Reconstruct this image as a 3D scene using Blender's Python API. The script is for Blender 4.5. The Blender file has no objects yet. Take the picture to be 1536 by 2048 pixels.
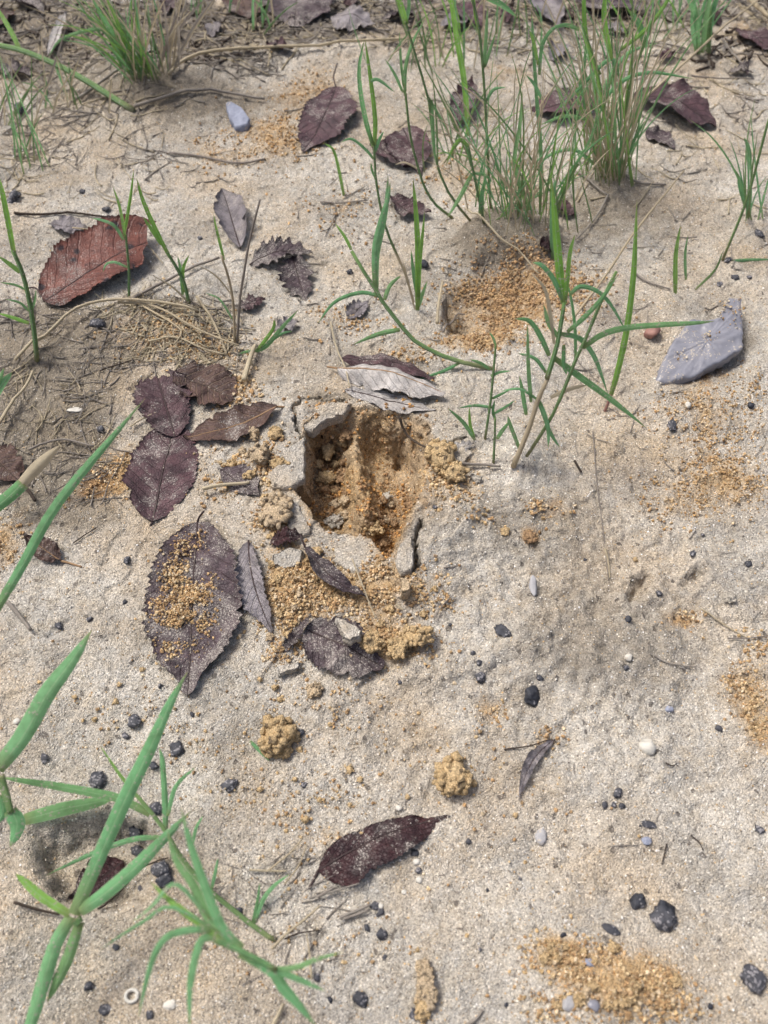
import bpy, math, random
import numpy as np
from mathutils import Vector

# ------------------------------------------------------------------ camera, sky, sun, exposure
random.seed(7); RNG = np.random.default_rng(7)
SC = bpy.context.scene
COL = SC.collection
R = math.radians
CAM_H, PITCH, VFOV = 0.36, 56.0, 62.0            # height above the sand (m), degrees below the horizon
FPX = 1024 / math.tan(R(VFOV / 2))               # focal length in photograph pixels (1536 x 2048)

cd = bpy.data.cameras.new('camera'); cam = bpy.data.objects.new('camera', cd); COL.objects.link(cam)
cam.location = (0, 0, CAM_H); cam.rotation_euler = (R(90 - PITCH), 0, 0)
cd.sensor_fit = 'VERTICAL'; cd.sensor_height = 9.8; cd.sensor_width = 7.35
cd.lens = 4.9 / math.tan(R(VFOV / 2)); cd.clip_start = 0.01; cd.clip_end = 200
cd.dof.use_dof = True; cd.dof.focus_distance = 0.44; cd.dof.aperture_fstop = 3.2
SC.camera = cam

SUN_EL, SUN_AZ = 60.0, -62.0                     # degrees; azimuth clockwise from +Y (away from the camera)
w = bpy.data.worlds.new('World'); SC.world = w; w.use_nodes = True
wn = w.node_tree.nodes; wl_ = w.node_tree.links
sky = wn.new('ShaderNodeTexSky'); sky.sky_type = 'NISHITA'; sky.sun_disc = False
sky.sun_elevation = R(SUN_EL); sky.sun_rotation = R(SUN_AZ)
sky.air_density = 0.6; sky.dust_density = 6.0; sky.ozone_density = 1.0
wl_.new(sky.outputs[0], wn['Background'].inputs[0]); wn['Background'].inputs[1].default_value = 0.085
sl = bpy.data.lights.new('sun', 'SUN'); sun = bpy.data.objects.new('sun', sl); COL.objects.link(sun)
sl.energy = 1.5; sl.angle = R(15); sl.color = (1.0, 0.965, 0.91)
sdir = Vector((math.cos(R(SUN_EL)) * math.sin(R(SUN_AZ)), math.cos(R(SUN_EL)) * math.cos(R(SUN_AZ)), math.sin(R(SUN_EL))))
sun.rotation_euler = (-sdir).to_track_quat('-Z', 'Y').to_euler(); sun.location = sdir * 3
SC.view_settings.view_transform = 'Standard'; SC.view_settings.look = 'None'
SC.view_settings.gamma = 1; SC.view_settings.exposure = 0.86
SC.render.engine = 'CYCLES'

# ------------------------------------------------------------------ photograph pixel -> place on the ground
CC = np.array([0, 0, CAM_H]); SP, CP = math.sin(R(PITCH)), math.cos(R(PITCH))
FWD = np.array([0, CP, -SP]); UPV = np.array([0, SP, CP]); RT = np.array([1., 0, 0])
def ray(px, py):
    return FWD * FPX + RT * (px - 768) - UPV * (py - 1024)
def at0(px, py, z=0.0):
    d = ray(px, py); return CC + d * ((z - CAM_H) / d[2])
def mpp(p):                                      # metres per photograph pixel at a point
    return float(np.dot(np.asarray(p) - CC, FWD)) / FPX
def vang(py): return PITCH + math.degrees(math.atan((py - 1024) / FPX))

# ------------------------------------------------------------------ noise
def _h(ix, iy, seed):
    n = (ix.astype(np.int64) * 374761393 + iy.astype(np.int64) * 668265263 + seed * 1442695041) & 0xffffffff
    n = ((n ^ (n >> 13)) * 1274126177) & 0xffffffff
    n = (n ^ (n >> 16)) & 0xffffffff
    return n
def noise(x, y, seed=0):
    xf, yf = np.floor(x), np.floor(y); fx, fy = x - xf, y - yf
    ux = fx * fx * fx * (fx * (fx * 6 - 15) + 10); uy = fy * fy * fy * (fy * (fy * 6 - 15) + 10)
    def g(dx, dy):
        a = _h(xf + dx, yf + dy, seed) * (2 * math.pi / 4294967296.0)
        return np.cos(a) * (fx - dx) + np.sin(a) * (fy - dy)
    a = g(0, 0); b = g(1, 0); c = g(0, 1); d = g(1, 1)
    a = a + (b - a) * ux; c = c + (d - c) * ux
    return (a + (c - a) * uy) * 1.5
def fbm(x, y, wl, octs=3, seed=0, gain=.5):
    s = 0; amp = 1.0; tot = 0
    for o in range(octs):
        s = s + amp * noise(x / wl + 13.7 * o, y / wl - 7.3 * o, seed + o * 17); tot += amp; amp *= gain; wl *= .5
    return s / tot
def sst(e0, e1, x):
    t = np.clip((x - e0) / (e1 - e0), 0, 1); return t * t * (3 - 2 * t)

def blob(X, Y, px, py, rx, ry, p=2.0):           # soft ellipse on the ground, given by photograph pixels
    c = at0(px, py); ex = at0(px + rx, py)[0] - c[0]; ey = abs(at0(px, py - ry)[1] - at0(px, py + ry)[1]) / 2
    out = np.zeros(np.shape(X)); k = (np.abs(X - c[0]) < 2.6 * ex) & (np.abs(Y - c[1]) < 2.6 * ey)
    r2 = ((X[k] - c[0]) / ex) ** 2 + ((Y[k] - c[1]) / ey) ** 2
    out[k] = np.exp(-r2 ** (p / 2) * 1.2); return out
def wpoly(pts, z=0.0): return np.array([at0(a, b, z)[:2] for a, b in pts])
def seg_d(X, Y, a, b):
    d = b - a; L2 = max(d @ d, 1e-12); t = np.clip(((X - a[0]) * d[0] + (Y - a[1]) * d[1]) / L2, 0, 1)
    return np.hypot(X - a[0] - t * d[0], Y - a[1] - t * d[1])
def bbox(X, Y, P, m=.05):
    lo, hi = P.min(0) - m, P.max(0) + m; return (X > lo[0]) & (X < hi[0]) & (Y > lo[1]) & (Y < hi[1])
def line_d(X, Y, P):
    out = np.full(np.shape(X), 9.0); k = bbox(X, Y, P); X, Y = X[k], Y[k]; r = np.full(np.shape(X), 9.0)
    for i in range(len(P) - 1): r = np.minimum(r, seg_d(X, Y, P[i], P[i + 1]))
    out[k] = r; return out
def poly_sd(X, Y, P):                            # negative inside
    out = np.full(np.shape(X), 9.0); k = bbox(X, Y, P); X, Y = X[k], Y[k]; r = np.full(np.shape(X), 9.0); ins = np.zeros(np.shape(X), bool)
    for i in range(len(P)):
        a, b = P[i], P[(i + 1) % len(P)]
        r = np.minimum(r, seg_d(X, Y, a, b))
        if a[1] != b[1]:
            ins ^= ((a[1] > Y) != (b[1] > Y)) & (X < (b[0] - a[0]) * (Y - a[1]) / (b[1] - a[1]) + a[0])
    out[k] = np.where(ins, -r, r); return out

# ------------------------------------------------------------------ shape of the ground
PRINT = wpoly([(612, 858), (650, 838), (700, 818), (760, 820), (815, 832), (856, 862), (868, 905), (858, 950), (846, 985),
               (832, 1018), (815, 1058), (800, 1090), (783, 1122), (768, 1134), (756, 1112), (744, 1090), (700, 1076),
               (650, 1068), (624, 1046), (606, 1006), (572, 978), (604, 962), (612, 910)])
RIDGE = wpoly([(716, 830), (708, 900), (716, 965), (728, 1010), (736, 1040)], -.012)
TROUGH_L = wpoly([(640, 880), (645, 940), (655, 1000)], -.02)
TROUGH_R = wpoly([(800, 850), (800, 920), (790, 990), (775, 1050), (768, 1100)], -.016)
HOLE = wpoly([(784, 850), (815, 846), (826, 862), (806, 880), (786, 874)])
CRACKS = [(wpoly(p), w_, d_) for p, w_, d_ in [
    ([(588, 828), (592, 850), (604, 884)], .0010, .006), ([(588, 828), (608, 806), (640, 799)], .0012, .006),
    ([(645, 802), (690, 799)], .0010, .005), ([(480, 985), (520, 972), (548, 976), (575, 985)], .0008, .004),
    ([(842, 1058), (828, 1090), (832, 1132), (826, 1150)], .0018, .007), ([(886, 902), (930, 890)], .0010, .004),
    ([(604, 884), (590, 905), (596, 930)], .0007, .003), ([(540, 940), (528, 975)], .0007, .003),
    ([(1290, 868), (1190, 860), (1195, 1000), (1213, 1160)], .0005, .0006)]]
SCOOP = wpoly([(880, 600), (905, 555), (960, 530), (1060, 545), (1110, 590), (1080, 640), (1010, 680), (930, 684), (888, 668)])
BURROW = wpoly([(880, 625), (892, 600), (915, 632), (948, 652), (930, 676), (896, 674)], -.006)
CLIFF = wpoly([(925, 430), (960, 405), (1060, 395), (1130, 420), (1125, 470), (1090, 505), (1010, 500), (950, 498), (925, 470)], .012)
HOLLOW = wpoly([(58, 1662), (120, 1655), (170, 1640), (225, 1622), (300, 1640), (335, 1720), (290, 1800), (200, 1835), (110, 1815), (60, 1740)])
TOES = [(wpoly(p), d_) for p, d_ in [
    ([(1245, 1200), (1258, 1165), (1290, 1135), (1312, 1140), (1308, 1165), (1290, 1195), (1262, 1215)], .006),
    ([(1352, 1165), (1372, 1140), (1402, 1120), (1425, 1145), (1410, 1175), (1378, 1190)], .004),
    ([(1340, 1230), (1352, 1215), (1365, 1230), (1352, 1260)], .004)]]
MOUNDS = [(1020, 440, 75, 42, 9), (960, 500, 90, 30, 5), (1215, 355, 60, 30, 8), (285, 165, 130, 40, 12), (330, 200, 160, 18, 5),
          (835, 622, 25, 16, 4), (75, 715, 40, 25, 6), (1045, 915, 45, 35, 7), (505, 700, 40, 25, 5), (745, 1200, 120, 60, 3),
          (590, 1180, 70, 90, 4), (1240, 1975, 150, 80, 5), (1110, 1900, 60, 40, 3), (1510, 420, 50, 40, 5), (560, 1300, 40, 40, 2),
          (610, 830, 60, 35, 5), (560, 930, 70, 60, 5), (930, 870, 70, 60, 4), (900, 1030, 80, 70, 5), (1490, 665, 60, 30, -4),
          (1400, 720, 90, 40, -3), (640, 110, 260, 30, 5), (150, 60, 200, 50, 6), (740, 1290, 80, 35, 4), (20, 1640, 90, 40, 5),
          (30, 1850, 60, 120, 5), (1000, 1300, 120, 100, 3), (1250, 1300, 140, 80, 3), (340, 640, 110, 40, 4), (900, 60, 300, 40, 4),
          (1450, 700, 40, 60, -5), (160, 900, 90, 50, -4), (130, 760, 70, 40, -3)]
def H(X, Y, fine=True):
    X = np.asarray(X, float); Y = np.asarray(Y, float)
    near = np.exp(-((np.maximum(np.hypot(X, Y - .35) - 1.2, 0)) / 1.5) ** 2)
    z = .0055 * fbm(X, Y, .16, 2, 1) + .0042 * fbm(X, Y, .045, 2, 5) + .03 * fbm(X, Y, 2.5, 2, 9) * (1 - np.exp(-(np.hypot(X, Y - .35) / 1.2) ** 2))
    for px, py, rx, ry, mm in MOUNDS: z = z + mm * .001 * blob(X, Y, px, py, rx, ry)
    # rain-pocked relief, strongest right of and below the print
    k = .45 + 1.3 * blob(X, Y, 1120, 1230, 380, 330) + .5 * blob(X, Y, 800, 1450, 400, 160) + .6 * blob(X, Y, 700, 60, 900, 150)
    n1 = fbm(X + .004 * noise(X / .02, Y / .02, 3), Y, .0135, 3, 21)
    z = z + k * (.0024 * n1 - .0016 * np.abs(fbm(X, Y, .018, 2, 31)) + .0010 * fbm(X, Y, .0065, 2, 35))
    st = fbm(X, Y, .055, 3, 37) * 2.6 + .35 * fbm(X, Y, .010, 2, 39); fr = st - np.floor(st)   # thin crust ledges
    z = z + .0009 * (sst(.0, .13, fr) - fr) * (.5 + 1.0 * (1 - blob(X, Y, 700, 1750, 900, 300)))
    if fine:
        z = z + (0.00055 * fbm(X, Y, .0042, 2, 41) + .00034 * noise(X / .0016, Y / .0016, 51)) * near
    # ledge and hollow, lower left
    wx = X + .003 * fbm(X, Y, .012, 2, 61); wy = Y + .003 * fbm(X, Y, .012, 2, 67)
    sd = poly_sd(wx, wy, HOLLOW); z = z - .014 * sst(.001, -.008, sd)
    sd = poly_sd(wx, wy, SCOOP); z = z - .008 * sst(.002, -.016, sd)
    z = z - .011 * sst(.001, -.006, poly_sd(X, Y, BURROW))
    sd = poly_sd(wx, wy, CLIFF); z = z + .011 * sst(.004, -.012, sd)
    for P, d_ in TOES:
        sd = poly_sd(X + .0008 * n1, Y, P); z = z - d_ * sst(.0006, -.006, sd) + .0012 * np.exp(-(sd / .003) ** 2)
    # the hoof print
    j = .0016 * fbm(X, Y, .007, 2, 71); sd = poly_sd(X + j, Y + .0016 * fbm(X, Y, .006, 2, 77), PRINT)
    lip = np.exp(-np.maximum(sd, 0) / .012) * .0028 * (sd > 0)
    tip = sst(.232, .205, Y)                                   # shallower towards the tip
    wallw = .004 + .010 * sst(-.012, .02, X) * sst(.245, .28, Y) + .010 * sst(.236, .222, Y) * sst(-.001, -.02, X) + .007 * sst(.285, .305, Y)
    dep = sst(.0004, -1, sd / wallw) * (.0255 - .007 * tip)
    rd = line_d(X + j, Y, RIDGE); dep = dep * (1 - .72 * np.exp(-(rd / .0064) ** 2))
    td = line_d(X, Y + j, TROUGH_R); dep = dep + .002 * np.exp(-(td / .008) ** 2) * (sd < 0)
    hs = poly_sd(X + j, Y, HOLE); dep = dep + .010 * sst(.001, -.004, hs) * (sd < .0)
    ins = sst(.001, -.004, sd)
    z = z + lip - dep + ins * (.0020 * fbm(X, Y, .009, 3, 81) + .0012 * np.abs(fbm(X, Y, .004, 2, 83)))
    for P, w_, d_ in CRACKS:
        cdist = line_d(X + .0012 * noise(X / .004, Y / .004, 91), Y + .0012 * noise(X / .004, Y / .004, 93), P)
        z = z - d_ * sst(w_, w_ * .3, cdist)
    return z
def Hs(x, y): return float(H(np.array([x]), np.array([y]))[0])
def at(px, py, dz=0.0):                          # first crossing of the sight line with the real ground
    z = 0.0
    for _ in range(6):
        p = at0(px, py, z); z = .5 * z + .5 * (Hs(p[0], p[1]) + dz)
    p = at0(px, py, z); p[2] = Hs(p[0], p[1]) + dz; return p

# ------------------------------------------------------------------ colour of the ground (kinds of sand, moist soil, darker patches)
ORANGE = [(745, 1180, 120, 70, .8), (590, 1170, 80, 95, .8), (770, 1290, 95, 40, .9), (540, 930, 80, 60, .35), (560, 1040, 55, 45, .5),
          (900, 935, 60, 40, .7), (350, 665, 125, 60, .75), (470, 770, 60, 60, .4), (240, 935, 60, 45, .75), (190, 985, 80, 35, .5),
          (15, 1085, 45, 80, .6), (1000, 615, 125, 75, .6), (1080, 565, 100, 50, .5), (950, 690, 90, 25, .6), (1430, 820, 110, 60, .5),
          (1450, 950, 90, 80, .55), (1350, 1000, 90, 60, .35), (1240, 1970, 150, 80, .85), (1110, 1905, 50, 40, .8), (1500, 1395, 60, 80, .6),
          (1515, 1480, 40, 40, .5), (850, 1960, 25, 80, .4), (1370, 1235, 45, 25, .5), (560, 270, 130, 60, .5), (620, 180, 90, 40, .4),
          (1090, 1480, 30, 30, .5), (1061, 1075, 20, 20, .9), (640, 1400, 90, 70, .22), (660, 1680, 90, 50, .3), (880, 350, 60, 40, .3),
          (430, 300, 80, 40, .25), (700, 640, 80, 30, .3), (980, 1420, 40, 30, .45), (690, 420, 60, 40, .35), (1010, 150, 60, 30, .45),
          (250, 1480, 90, 60, .2), (60, 580, 60, 40, .3), (1500, 60, 60, 30, .4), (840, 1020, 60, 30, .4), (1420, 740, 70, 40, .45),
          (1230, 30, 80, 30, .3), (480, 1560, 80, 90, .22), (1100, 1020, 50, 30, .4), (1270, 700, 60, 30, .3)]
MOIST_DARK = [(150, 710, 170, 90, .9), (90, 900, 160, 120, .8), (60, 640, 120, 60, .4), (600, 760, 120, 60, .35), (1150, 1000, 150, 120, .15), (60, 850, 130, 120, .8), (140, 960, 80, 50, .8), (130, 1030, 160, 50, .5), (300, 110, 260, 80, .5),
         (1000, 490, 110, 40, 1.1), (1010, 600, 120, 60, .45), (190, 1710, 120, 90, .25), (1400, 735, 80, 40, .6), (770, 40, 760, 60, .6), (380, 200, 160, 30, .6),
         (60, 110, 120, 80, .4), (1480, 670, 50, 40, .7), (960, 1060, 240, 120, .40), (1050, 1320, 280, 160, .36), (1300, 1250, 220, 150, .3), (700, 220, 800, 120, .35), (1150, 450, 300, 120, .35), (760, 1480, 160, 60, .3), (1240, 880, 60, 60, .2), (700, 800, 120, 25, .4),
         (1250, 420, 160, 60, .3), (480, 880, 60, 40, .3), (560, 660, 120, 50, .3)]  # moist soil, plus plain darker patches by the slate, hollow and upper ledge
def masks(X, Y):
    o = np.zeros(np.shape(X)); m = np.zeros(np.shape(X))
    for px, py, rx, ry, s in ORANGE: o = o + s * blob(X, Y, px, py, rx, ry)
    for px, py, rx, ry, s in MOIST_DARK: m = m + s * blob(X, Y, px, py, rx, ry, 3)
    nz = fbm(X, Y, .03, 4, 101); nf = fbm(X, Y, .006, 3, 107)
    o = sst(.10, .95, o * 1.15 + .5 * nz + .40 * nf) * np.clip(o * 2.2, 0, 1)
    sd = poly_sd(X + .002 * nf, Y + .002 * nz, PRINT)
    o = np.maximum(o, sst(.0035, -.002, sd) * np.clip(.88 + .5 * nz, .35, 1))
    sd2 = poly_sd(X + .004 * nz, Y + .003 * nf, SCOOP); o = np.maximum(o, sst(.004, -.006, sd2) * .5)
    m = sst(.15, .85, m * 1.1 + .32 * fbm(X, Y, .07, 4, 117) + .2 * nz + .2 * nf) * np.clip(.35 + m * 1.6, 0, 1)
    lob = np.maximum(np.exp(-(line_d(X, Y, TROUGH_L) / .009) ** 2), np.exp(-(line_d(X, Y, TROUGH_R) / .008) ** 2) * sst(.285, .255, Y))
    m = np.maximum(m, sst(0, -.005, sd) * np.clip(.25 * sst(-.1, .45, fbm(X, Y, .014, 3, 113)) + .7 * lob, 0, 1))  # print floor coloured darker and browner along both troughs
    return np.clip(o, 0, 1), np.clip(m, 0, 1)

# ------------------------------------------------------------------ material helpers
class NT:
    def __init__(s, name):
        s.m = bpy.data.materials.new(name); s.m.use_nodes = True; s.t = s.m.node_tree; s.b = s.t.nodes['Principled BSDF']
        s.out = s.t.nodes['Material Output']
    def n(s, typ, ins=None, **kw):
        nd = s.t.nodes.new(typ)
        for k, v in kw.items(): setattr(nd, k, v)
        for k, v in (ins or {}).items(): s.set(nd, k, v)
        return nd
    def set(s, nd, k, v):
        i = nd.inputs[k]
        if isinstance(v, bpy.types.NodeSocket): s.t.links.new(v, i)
        else: i.default_value = v
    def math(s, op, a, b=0.0, c=None, clamp=False):
        nd = s.n('ShaderNodeMath', {0: a, 1: b}, operation=op, use_clamp=clamp)
        if c is not None: s.set(nd, 2, c)
        return nd.outputs[0]
    def mix(s, f, a, b, mode='MIX'):
        nd = s.n('ShaderNodeMix', data_type='RGBA', blend_type=mode)
        s.set(nd, 0, f); s.set(nd, 6, a); s.set(nd, 7, b); return nd.outputs[2]
    def ramp(s, f, stops):
        nd = s.n('ShaderNodeValToRGB', {0: f}); e = nd.color_ramp.elements
        while len(e) > 1: e.remove(e[-1])
        for i, (p, c) in enumerate(stops):
            q = e[0] if i == 0 else e.new(p)
            q.position = p; q.color = (c, c, c, 1) if isinstance(c, (int, float)) else (*c, 1)
        return nd.outputs[0]
    def noise(s, vec, scale, detail=3, rough=.55):
        return s.n('ShaderNodeTexNoise', {'Vector': vec, 'Scale': scale, 'Detail': detail, 'Roughness': rough}).outputs[0]
    def voro(s, vec, scale, feature='F1', out=0):
        return s.n('ShaderNodeTexVoronoi', {'Vector': vec, 'Scale': scale}, feature=feature).outputs[out]
    def bump(s, h, dist, strength=1.0, normal=None):
        nd = s.n('ShaderNodeBump', {'Height': h, 'Distance': dist, 'Strength': strength})
        if normal is not None: s.set(nd, 'Normal', normal)
        return nd.outputs[0]
    def done(s, col, rough=.9, normal=None, spec=.2):
        s.set(s.b, 'Base Color', col); s.set(s.b, 'Roughness', rough); s.set(s.b, 'Specular IOR Level', spec)
        if normal is not None: s.set(s.b, 'Normal', normal)
        return s.m
C4 = lambda c: (*c, 1.0)
PALE, PALE2, OCHRE, OCHRE2, MUD = (.66, .625, .555), (.43, .41, .37), (.57, .42, .245), (.46, .31, .155), (.235, .20, .15)

def grain_layer(t, vec):                         # grain tint, grain height
    cell = t.voro(vec, 1700, out=1); g = t.n('ShaderNodeSeparateColor', {0: cell}).outputs[0]
    d1 = t.voro(vec, 1700); d2 = t.voro(vec, 3200)
    h = t.math('ADD', t.math('MULTIPLY', d1, -1.0), t.math('MULTIPLY', d2, -.45))
    return g, h
def sand_material(name, base=None):
    t = NT(name); vec = t.n('ShaderNodeNewGeometry').outputs['Position'] if base is None else t.n('ShaderNodeTexCoord').outputs['Object']
    g, h = grain_layer(t, vec)
    n_big = t.noise(vec, 28, 4); n_mid = t.noise(vec, 160, 4, .65)
    if base is None:
        o = t.n('ShaderNodeAttribute', attribute_name='orange').outputs['Fac']
        m = t.n('ShaderNodeAttribute', attribute_name='moist').outputs['Fac']  # moist soil, other darker patches and the print troughs
        pale = t.mix(t.ramp(n_big, [(.35, 0), (.68, 1)]), C4(PALE), C4(PALE2))
        pale = t.mix(t.ramp(n_mid, [(.42, 0), (.75, .55)]), pale, C4((.50, .41, .28)))
        tint = t.noise(vec, 11, 5, .6); pale = t.mix(t.ramp(tint, [(.45, 0), (.68, .75)]), pale, C4((.56, .435, .285)))
        pale = t.mix(t.ramp(t.noise(vec, 19, 5, .62), [(.5, 0), (.75, .55)]), pale, C4((.27, .245, .205)))
        och = t.mix(t.ramp(n_mid, [(.35, 0), (.7, 1)]), C4(OCHRE), C4(OCHRE2))
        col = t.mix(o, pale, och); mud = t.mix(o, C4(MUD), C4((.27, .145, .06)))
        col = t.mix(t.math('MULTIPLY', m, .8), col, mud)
    else:
        col = t.mix(t.ramp(n_mid, [(.3, 0), (.7, 1)]), C4(base[0]), C4(base[1]))
    col = t.mix(.85, col, t.ramp(g, [(0, .45), (.14, .74), (.5, .98), (.8, 1.12), (.92, 1.35), (1, 1.6)] if base is None else [(0, .6), (.5, 1.0), (1, 1.3)]), 'MULTIPLY')
    sp = t.n('ShaderNodeSeparateColor', {0: t.voro(vec, 520, out=1)}).outputs[1]
    col = t.mix(t.ramp(sp, [(.985, 0), (.99, .7)]), col, C4((.07, .06, .055)))
    nrm = t.bump(h, .0007, 1.0); nrm = t.bump(n_mid, .0016, .6, nrm)
    return t.done(col, .92, nrm, .15)
def crumb_material(name):
    t = NT(name); vec = t.n('ShaderNodeNewGeometry').outputs['Position']; g, h = grain_layer(t, vec)
    c = t.n('ShaderNodeAttribute', attribute_name='col', attribute_type='INSTANCER').outputs['Color']
    col = t.mix(.7, c, t.ramp(g, [(0, .5), (.5, 1.0), (1, 1.45)]), 'MULTIPLY')
    return t.done(col, .95, t.bump(h, .0004, .9), .08)
def leaf_material(name, c1, c2, dust=.3, spots=0.0, vein=(.05, .03, .03), nv=11, gloss=.55, dustc=(.46, .42, .38), veinamt=.7):
    t = NT(name); tc = t.n('ShaderNodeTexCoord'); uv = t.n('ShaderNodeSeparateXYZ', {0: tc.outputs['UV']})
    pos = t.n('ShaderNodeNewGeometry').outputs['Position']; U, V = uv.outputs[0], uv.outputs[1]
    s = t.math('MULTIPLY', t.math('ABSOLUTE', t.math('SUBTRACT', V, .5)), 2.0)
    ph = t.math('SUBTRACT', t.math('MULTIPLY', U, nv), t.math('MULTIPLY', t.math('POWER', s, 1.25), 2.3))
    ph = t.math('ADD', ph, t.math('MULTIPLY', t.noise(pos, 90, 2), .35))
    tri = t.math('MULTIPLY', t.math('ABSOLUTE', t.math('SUBTRACT', t.math('FRACT', ph), .5)), 2.0)
    vn = t.math('MAXIMUM', t.ramp(tri, [(.80, 0), (.95, 1)]), t.ramp(s, [(.02, 1), (.06, 0)]))
    net = t.voro(pos, 700, 'DISTANCE_TO_EDGE'); nn = t.noise(pos, 70, 4, .6); nf = t.noise(pos, 420, 3, .7)
    col = t.mix(t.ramp(nn, [(.32, 0), (.68, 1)]), C4(c1), C4(c2))
    col = t.mix(t.ramp(t.noise(pos, 140, 5, .7), [(.48, 0), (.7, .65)]), col, C4(tuple(q * .45 for q in c2)))
    col = t.mix(t.math('MULTIPLY', vn, veinamt), col, C4(vein))
    if spots:
        sp = t.voro(pos, 110); rnd = t.noise(pos, 60, 2)
        f = t.math('MULTIPLY', t.ramp(t.math('ADD', sp, t.math('MULTIPLY', nf, .18)), [(.34, 1), (.44, 0)]), t.ramp(rnd, [(.49, 0), (.54, spots)]))
        col = t.mix(f, col, C4((.012, .010, .016)))
    cellg = t.n('ShaderNodeSeparateColor', {0: t.voro(pos, 2300, out=1)}).outputs[0]
    big = t.noise(pos, 45, 5, .7)
    amt = t.math('ADD', t.math('MULTIPLY', big, 3.2), dust - 1.9)
    dm = t.math('LESS_THAN', cellg, t.math('MULTIPLY', t.math('MAXIMUM', amt, 0.0), .8))
    film = t.math('MULTIPLY', t.math('MAXIMUM', amt, 0.0), .75, clamp=True)
    col = t.mix(film, col, t.mix(.55, col, C4(dustc))); col = t.mix(t.math('MULTIPLY', dm, .8), col, C4(dustc))
    h = t.math('ADD', t.math('MULTIPLY', vn, -.35), t.math('ADD', t.math('MULTIPLY', t.ramp(net, [(0, 0), (.12, 1)]), .25), t.math('MULTIPLY', nf, .5)))
    nrm = t.bump(t.math('ADD', h, t.math('MULTIPLY', dm, .6)), .0009, 1.0)
    rg = t.math('ADD', t.math('MULTIPLY', film, .3), gloss, clamp=True)
    return t.done(col, rg, nrm, .4)
def grass_material(name, c1, c2, trans=.42, base=(.30, .34, .14), tip=(.44, .38, .18)):
    t = NT(name); tc = t.n('ShaderNodeTexCoord'); uv = t.n('ShaderNodeSeparateXYZ', {0: tc.outputs['UV']}); U, V = uv.outputs[0], uv.outputs[1]
    oi = t.n('ShaderNodeObjectInfo').outputs['Random']; pos = t.n('ShaderNodeNewGeometry').outputs['Position']
    col = t.mix(oi, C4(c1), C4(c2))
    st = t.n('ShaderNodeTexWave', {'Vector': tc.outputs['UV'], 'Scale': 5.5, 'Distortion': 0.0}, wave_type='BANDS', bands_direction='Y').outputs[0]
    nz = t.noise(pos, 220, 3)
    col = t.mix(t.math('MULTIPLY', st, .6), col, t.mix(.5, col, C4((.34, .66, .34))))
    mid = t.ramp(t.math('ABSOLUTE', t.math('SUBTRACT', V, .5)), [(.02, 1), (.05, 0)])
    ed = t.ramp(t.math('ABSOLUTE', t.math('SUBTRACT', V, .5)), [(.44, 0), (.49, .6)])
    col = t.mix(t.math('MAXIMUM', t.math('MULTIPLY', mid, .8), ed), col, C4((.40, .66, .36)))
    col = t.mix(t.ramp(U, [(0, .75), (.16, 0)]), col, C4(base)); col = t.mix(t.ramp(U, [(.86, 0), (.94, .35), (1, .9)]), col, C4(tip))
    col = t.mix(t.ramp(nz, [(.45, 0), (.8, .45)]), col, C4((.08, .14, .05)))
    dst = t.n('ShaderNodeSeparateColor', {0: t.voro(pos, 1400, out=1)}).outputs[0]; col = t.mix(t.math('MULTIPLY', t.math('GREATER_THAN', dst, t.ramp(t.noise(pos, 50, 3), [(.4, .995), (.75, .86)])), .7), col, C4((.55, .50, .42)))
    t.set(t.b, 'Base Color', col); t.set(t.b, 'Roughness', .55); t.set(t.b, 'Specular IOR Level', .35)
    t.set(t.b, 'Normal', t.bump(st, .0005, .6))
    tr = t.n('ShaderNodeBsdfTranslucent', {'Color': col}); mx = t.n('ShaderNodeMixShader', {0: trans, 1: t.b.outputs[0], 2: tr.outputs[0]})
    t.t.links.new(mx.outputs[0], t.out.inputs[0]); return t.m
def straw_material(name, c1, c2, dark=.5):
    t = NT(name); tc = t.n('ShaderNodeTexCoord'); pos = t.n('ShaderNodeNewGeometry').outputs['Position']
    oi = t.n('ShaderNodeObjectInfo').outputs['Random']; nz = t.noise(pos, 120, 4, .7); fb = t.n('ShaderNodeTexWave', {'Vector': tc.outputs['UV'], 'Scale': 4.0}, bands_direction='Y').outputs[0]
    col = t.mix(t.math('ADD', t.math('MULTIPLY', oi, .6), t.math('MULTIPLY', nz, .4)), C4(c1), C4(c2))
    col = t.mix(t.ramp(nz, [(.5, 0), (.75, dark)]), col, C4((.07, .055, .04)))
    col = t.mix(t.math('MULTIPLY', fb, .25), col, C4((.14, .11, .07)))
    t.done(col, .7, t.bump(fb, .0002, .6), .25); tr = t.n('ShaderNodeBsdfTranslucent', {'Color': col})
    mx = t.n('ShaderNodeMixShader', {0: .3, 1: t.b.outputs[0], 2: tr.outputs[0]}); t.t.links.new(mx.outputs[0], t.out.inputs[0]); return t.m
def rock_material(name, c1, c2, rough=.7, dust=.2, scale=220, dustc=(.50, .45, .38)):
    t = NT(name); pos = t.n('ShaderNodeNewGeometry').outputs['Position']
    nz = t.noise(pos, scale, 5, .65); big = t.noise(pos, 60, 3); col = t.mix(t.ramp(nz, [(.3, 0), (.7, 1)]), C4(c1), C4(c2))
    cg = t.n('ShaderNodeSeparateColor', {0: t.voro(pos, 1300, out=1)}).outputs[0]
    amt = t.math('ADD', t.math('MULTIPLY', big, 1.2), dust - .75)
    dm = t.math('LESS_THAN', cg, amt); col = t.mix(t.math('MULTIPLY', dm, .85), col, C4(dustc))
    col = t.mix(t.math('MULTIPLY', amt, .5, clamp=True), col, C4(dustc))
    nrm = t.bump(t.math('ADD', nz, t.math('MULTIPLY', dm, .25)), .0012, .7)
    return t.done(col, rough, nrm, .4)
M = {}
M['ground'] = sand_material('sandy_ground')
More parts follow.
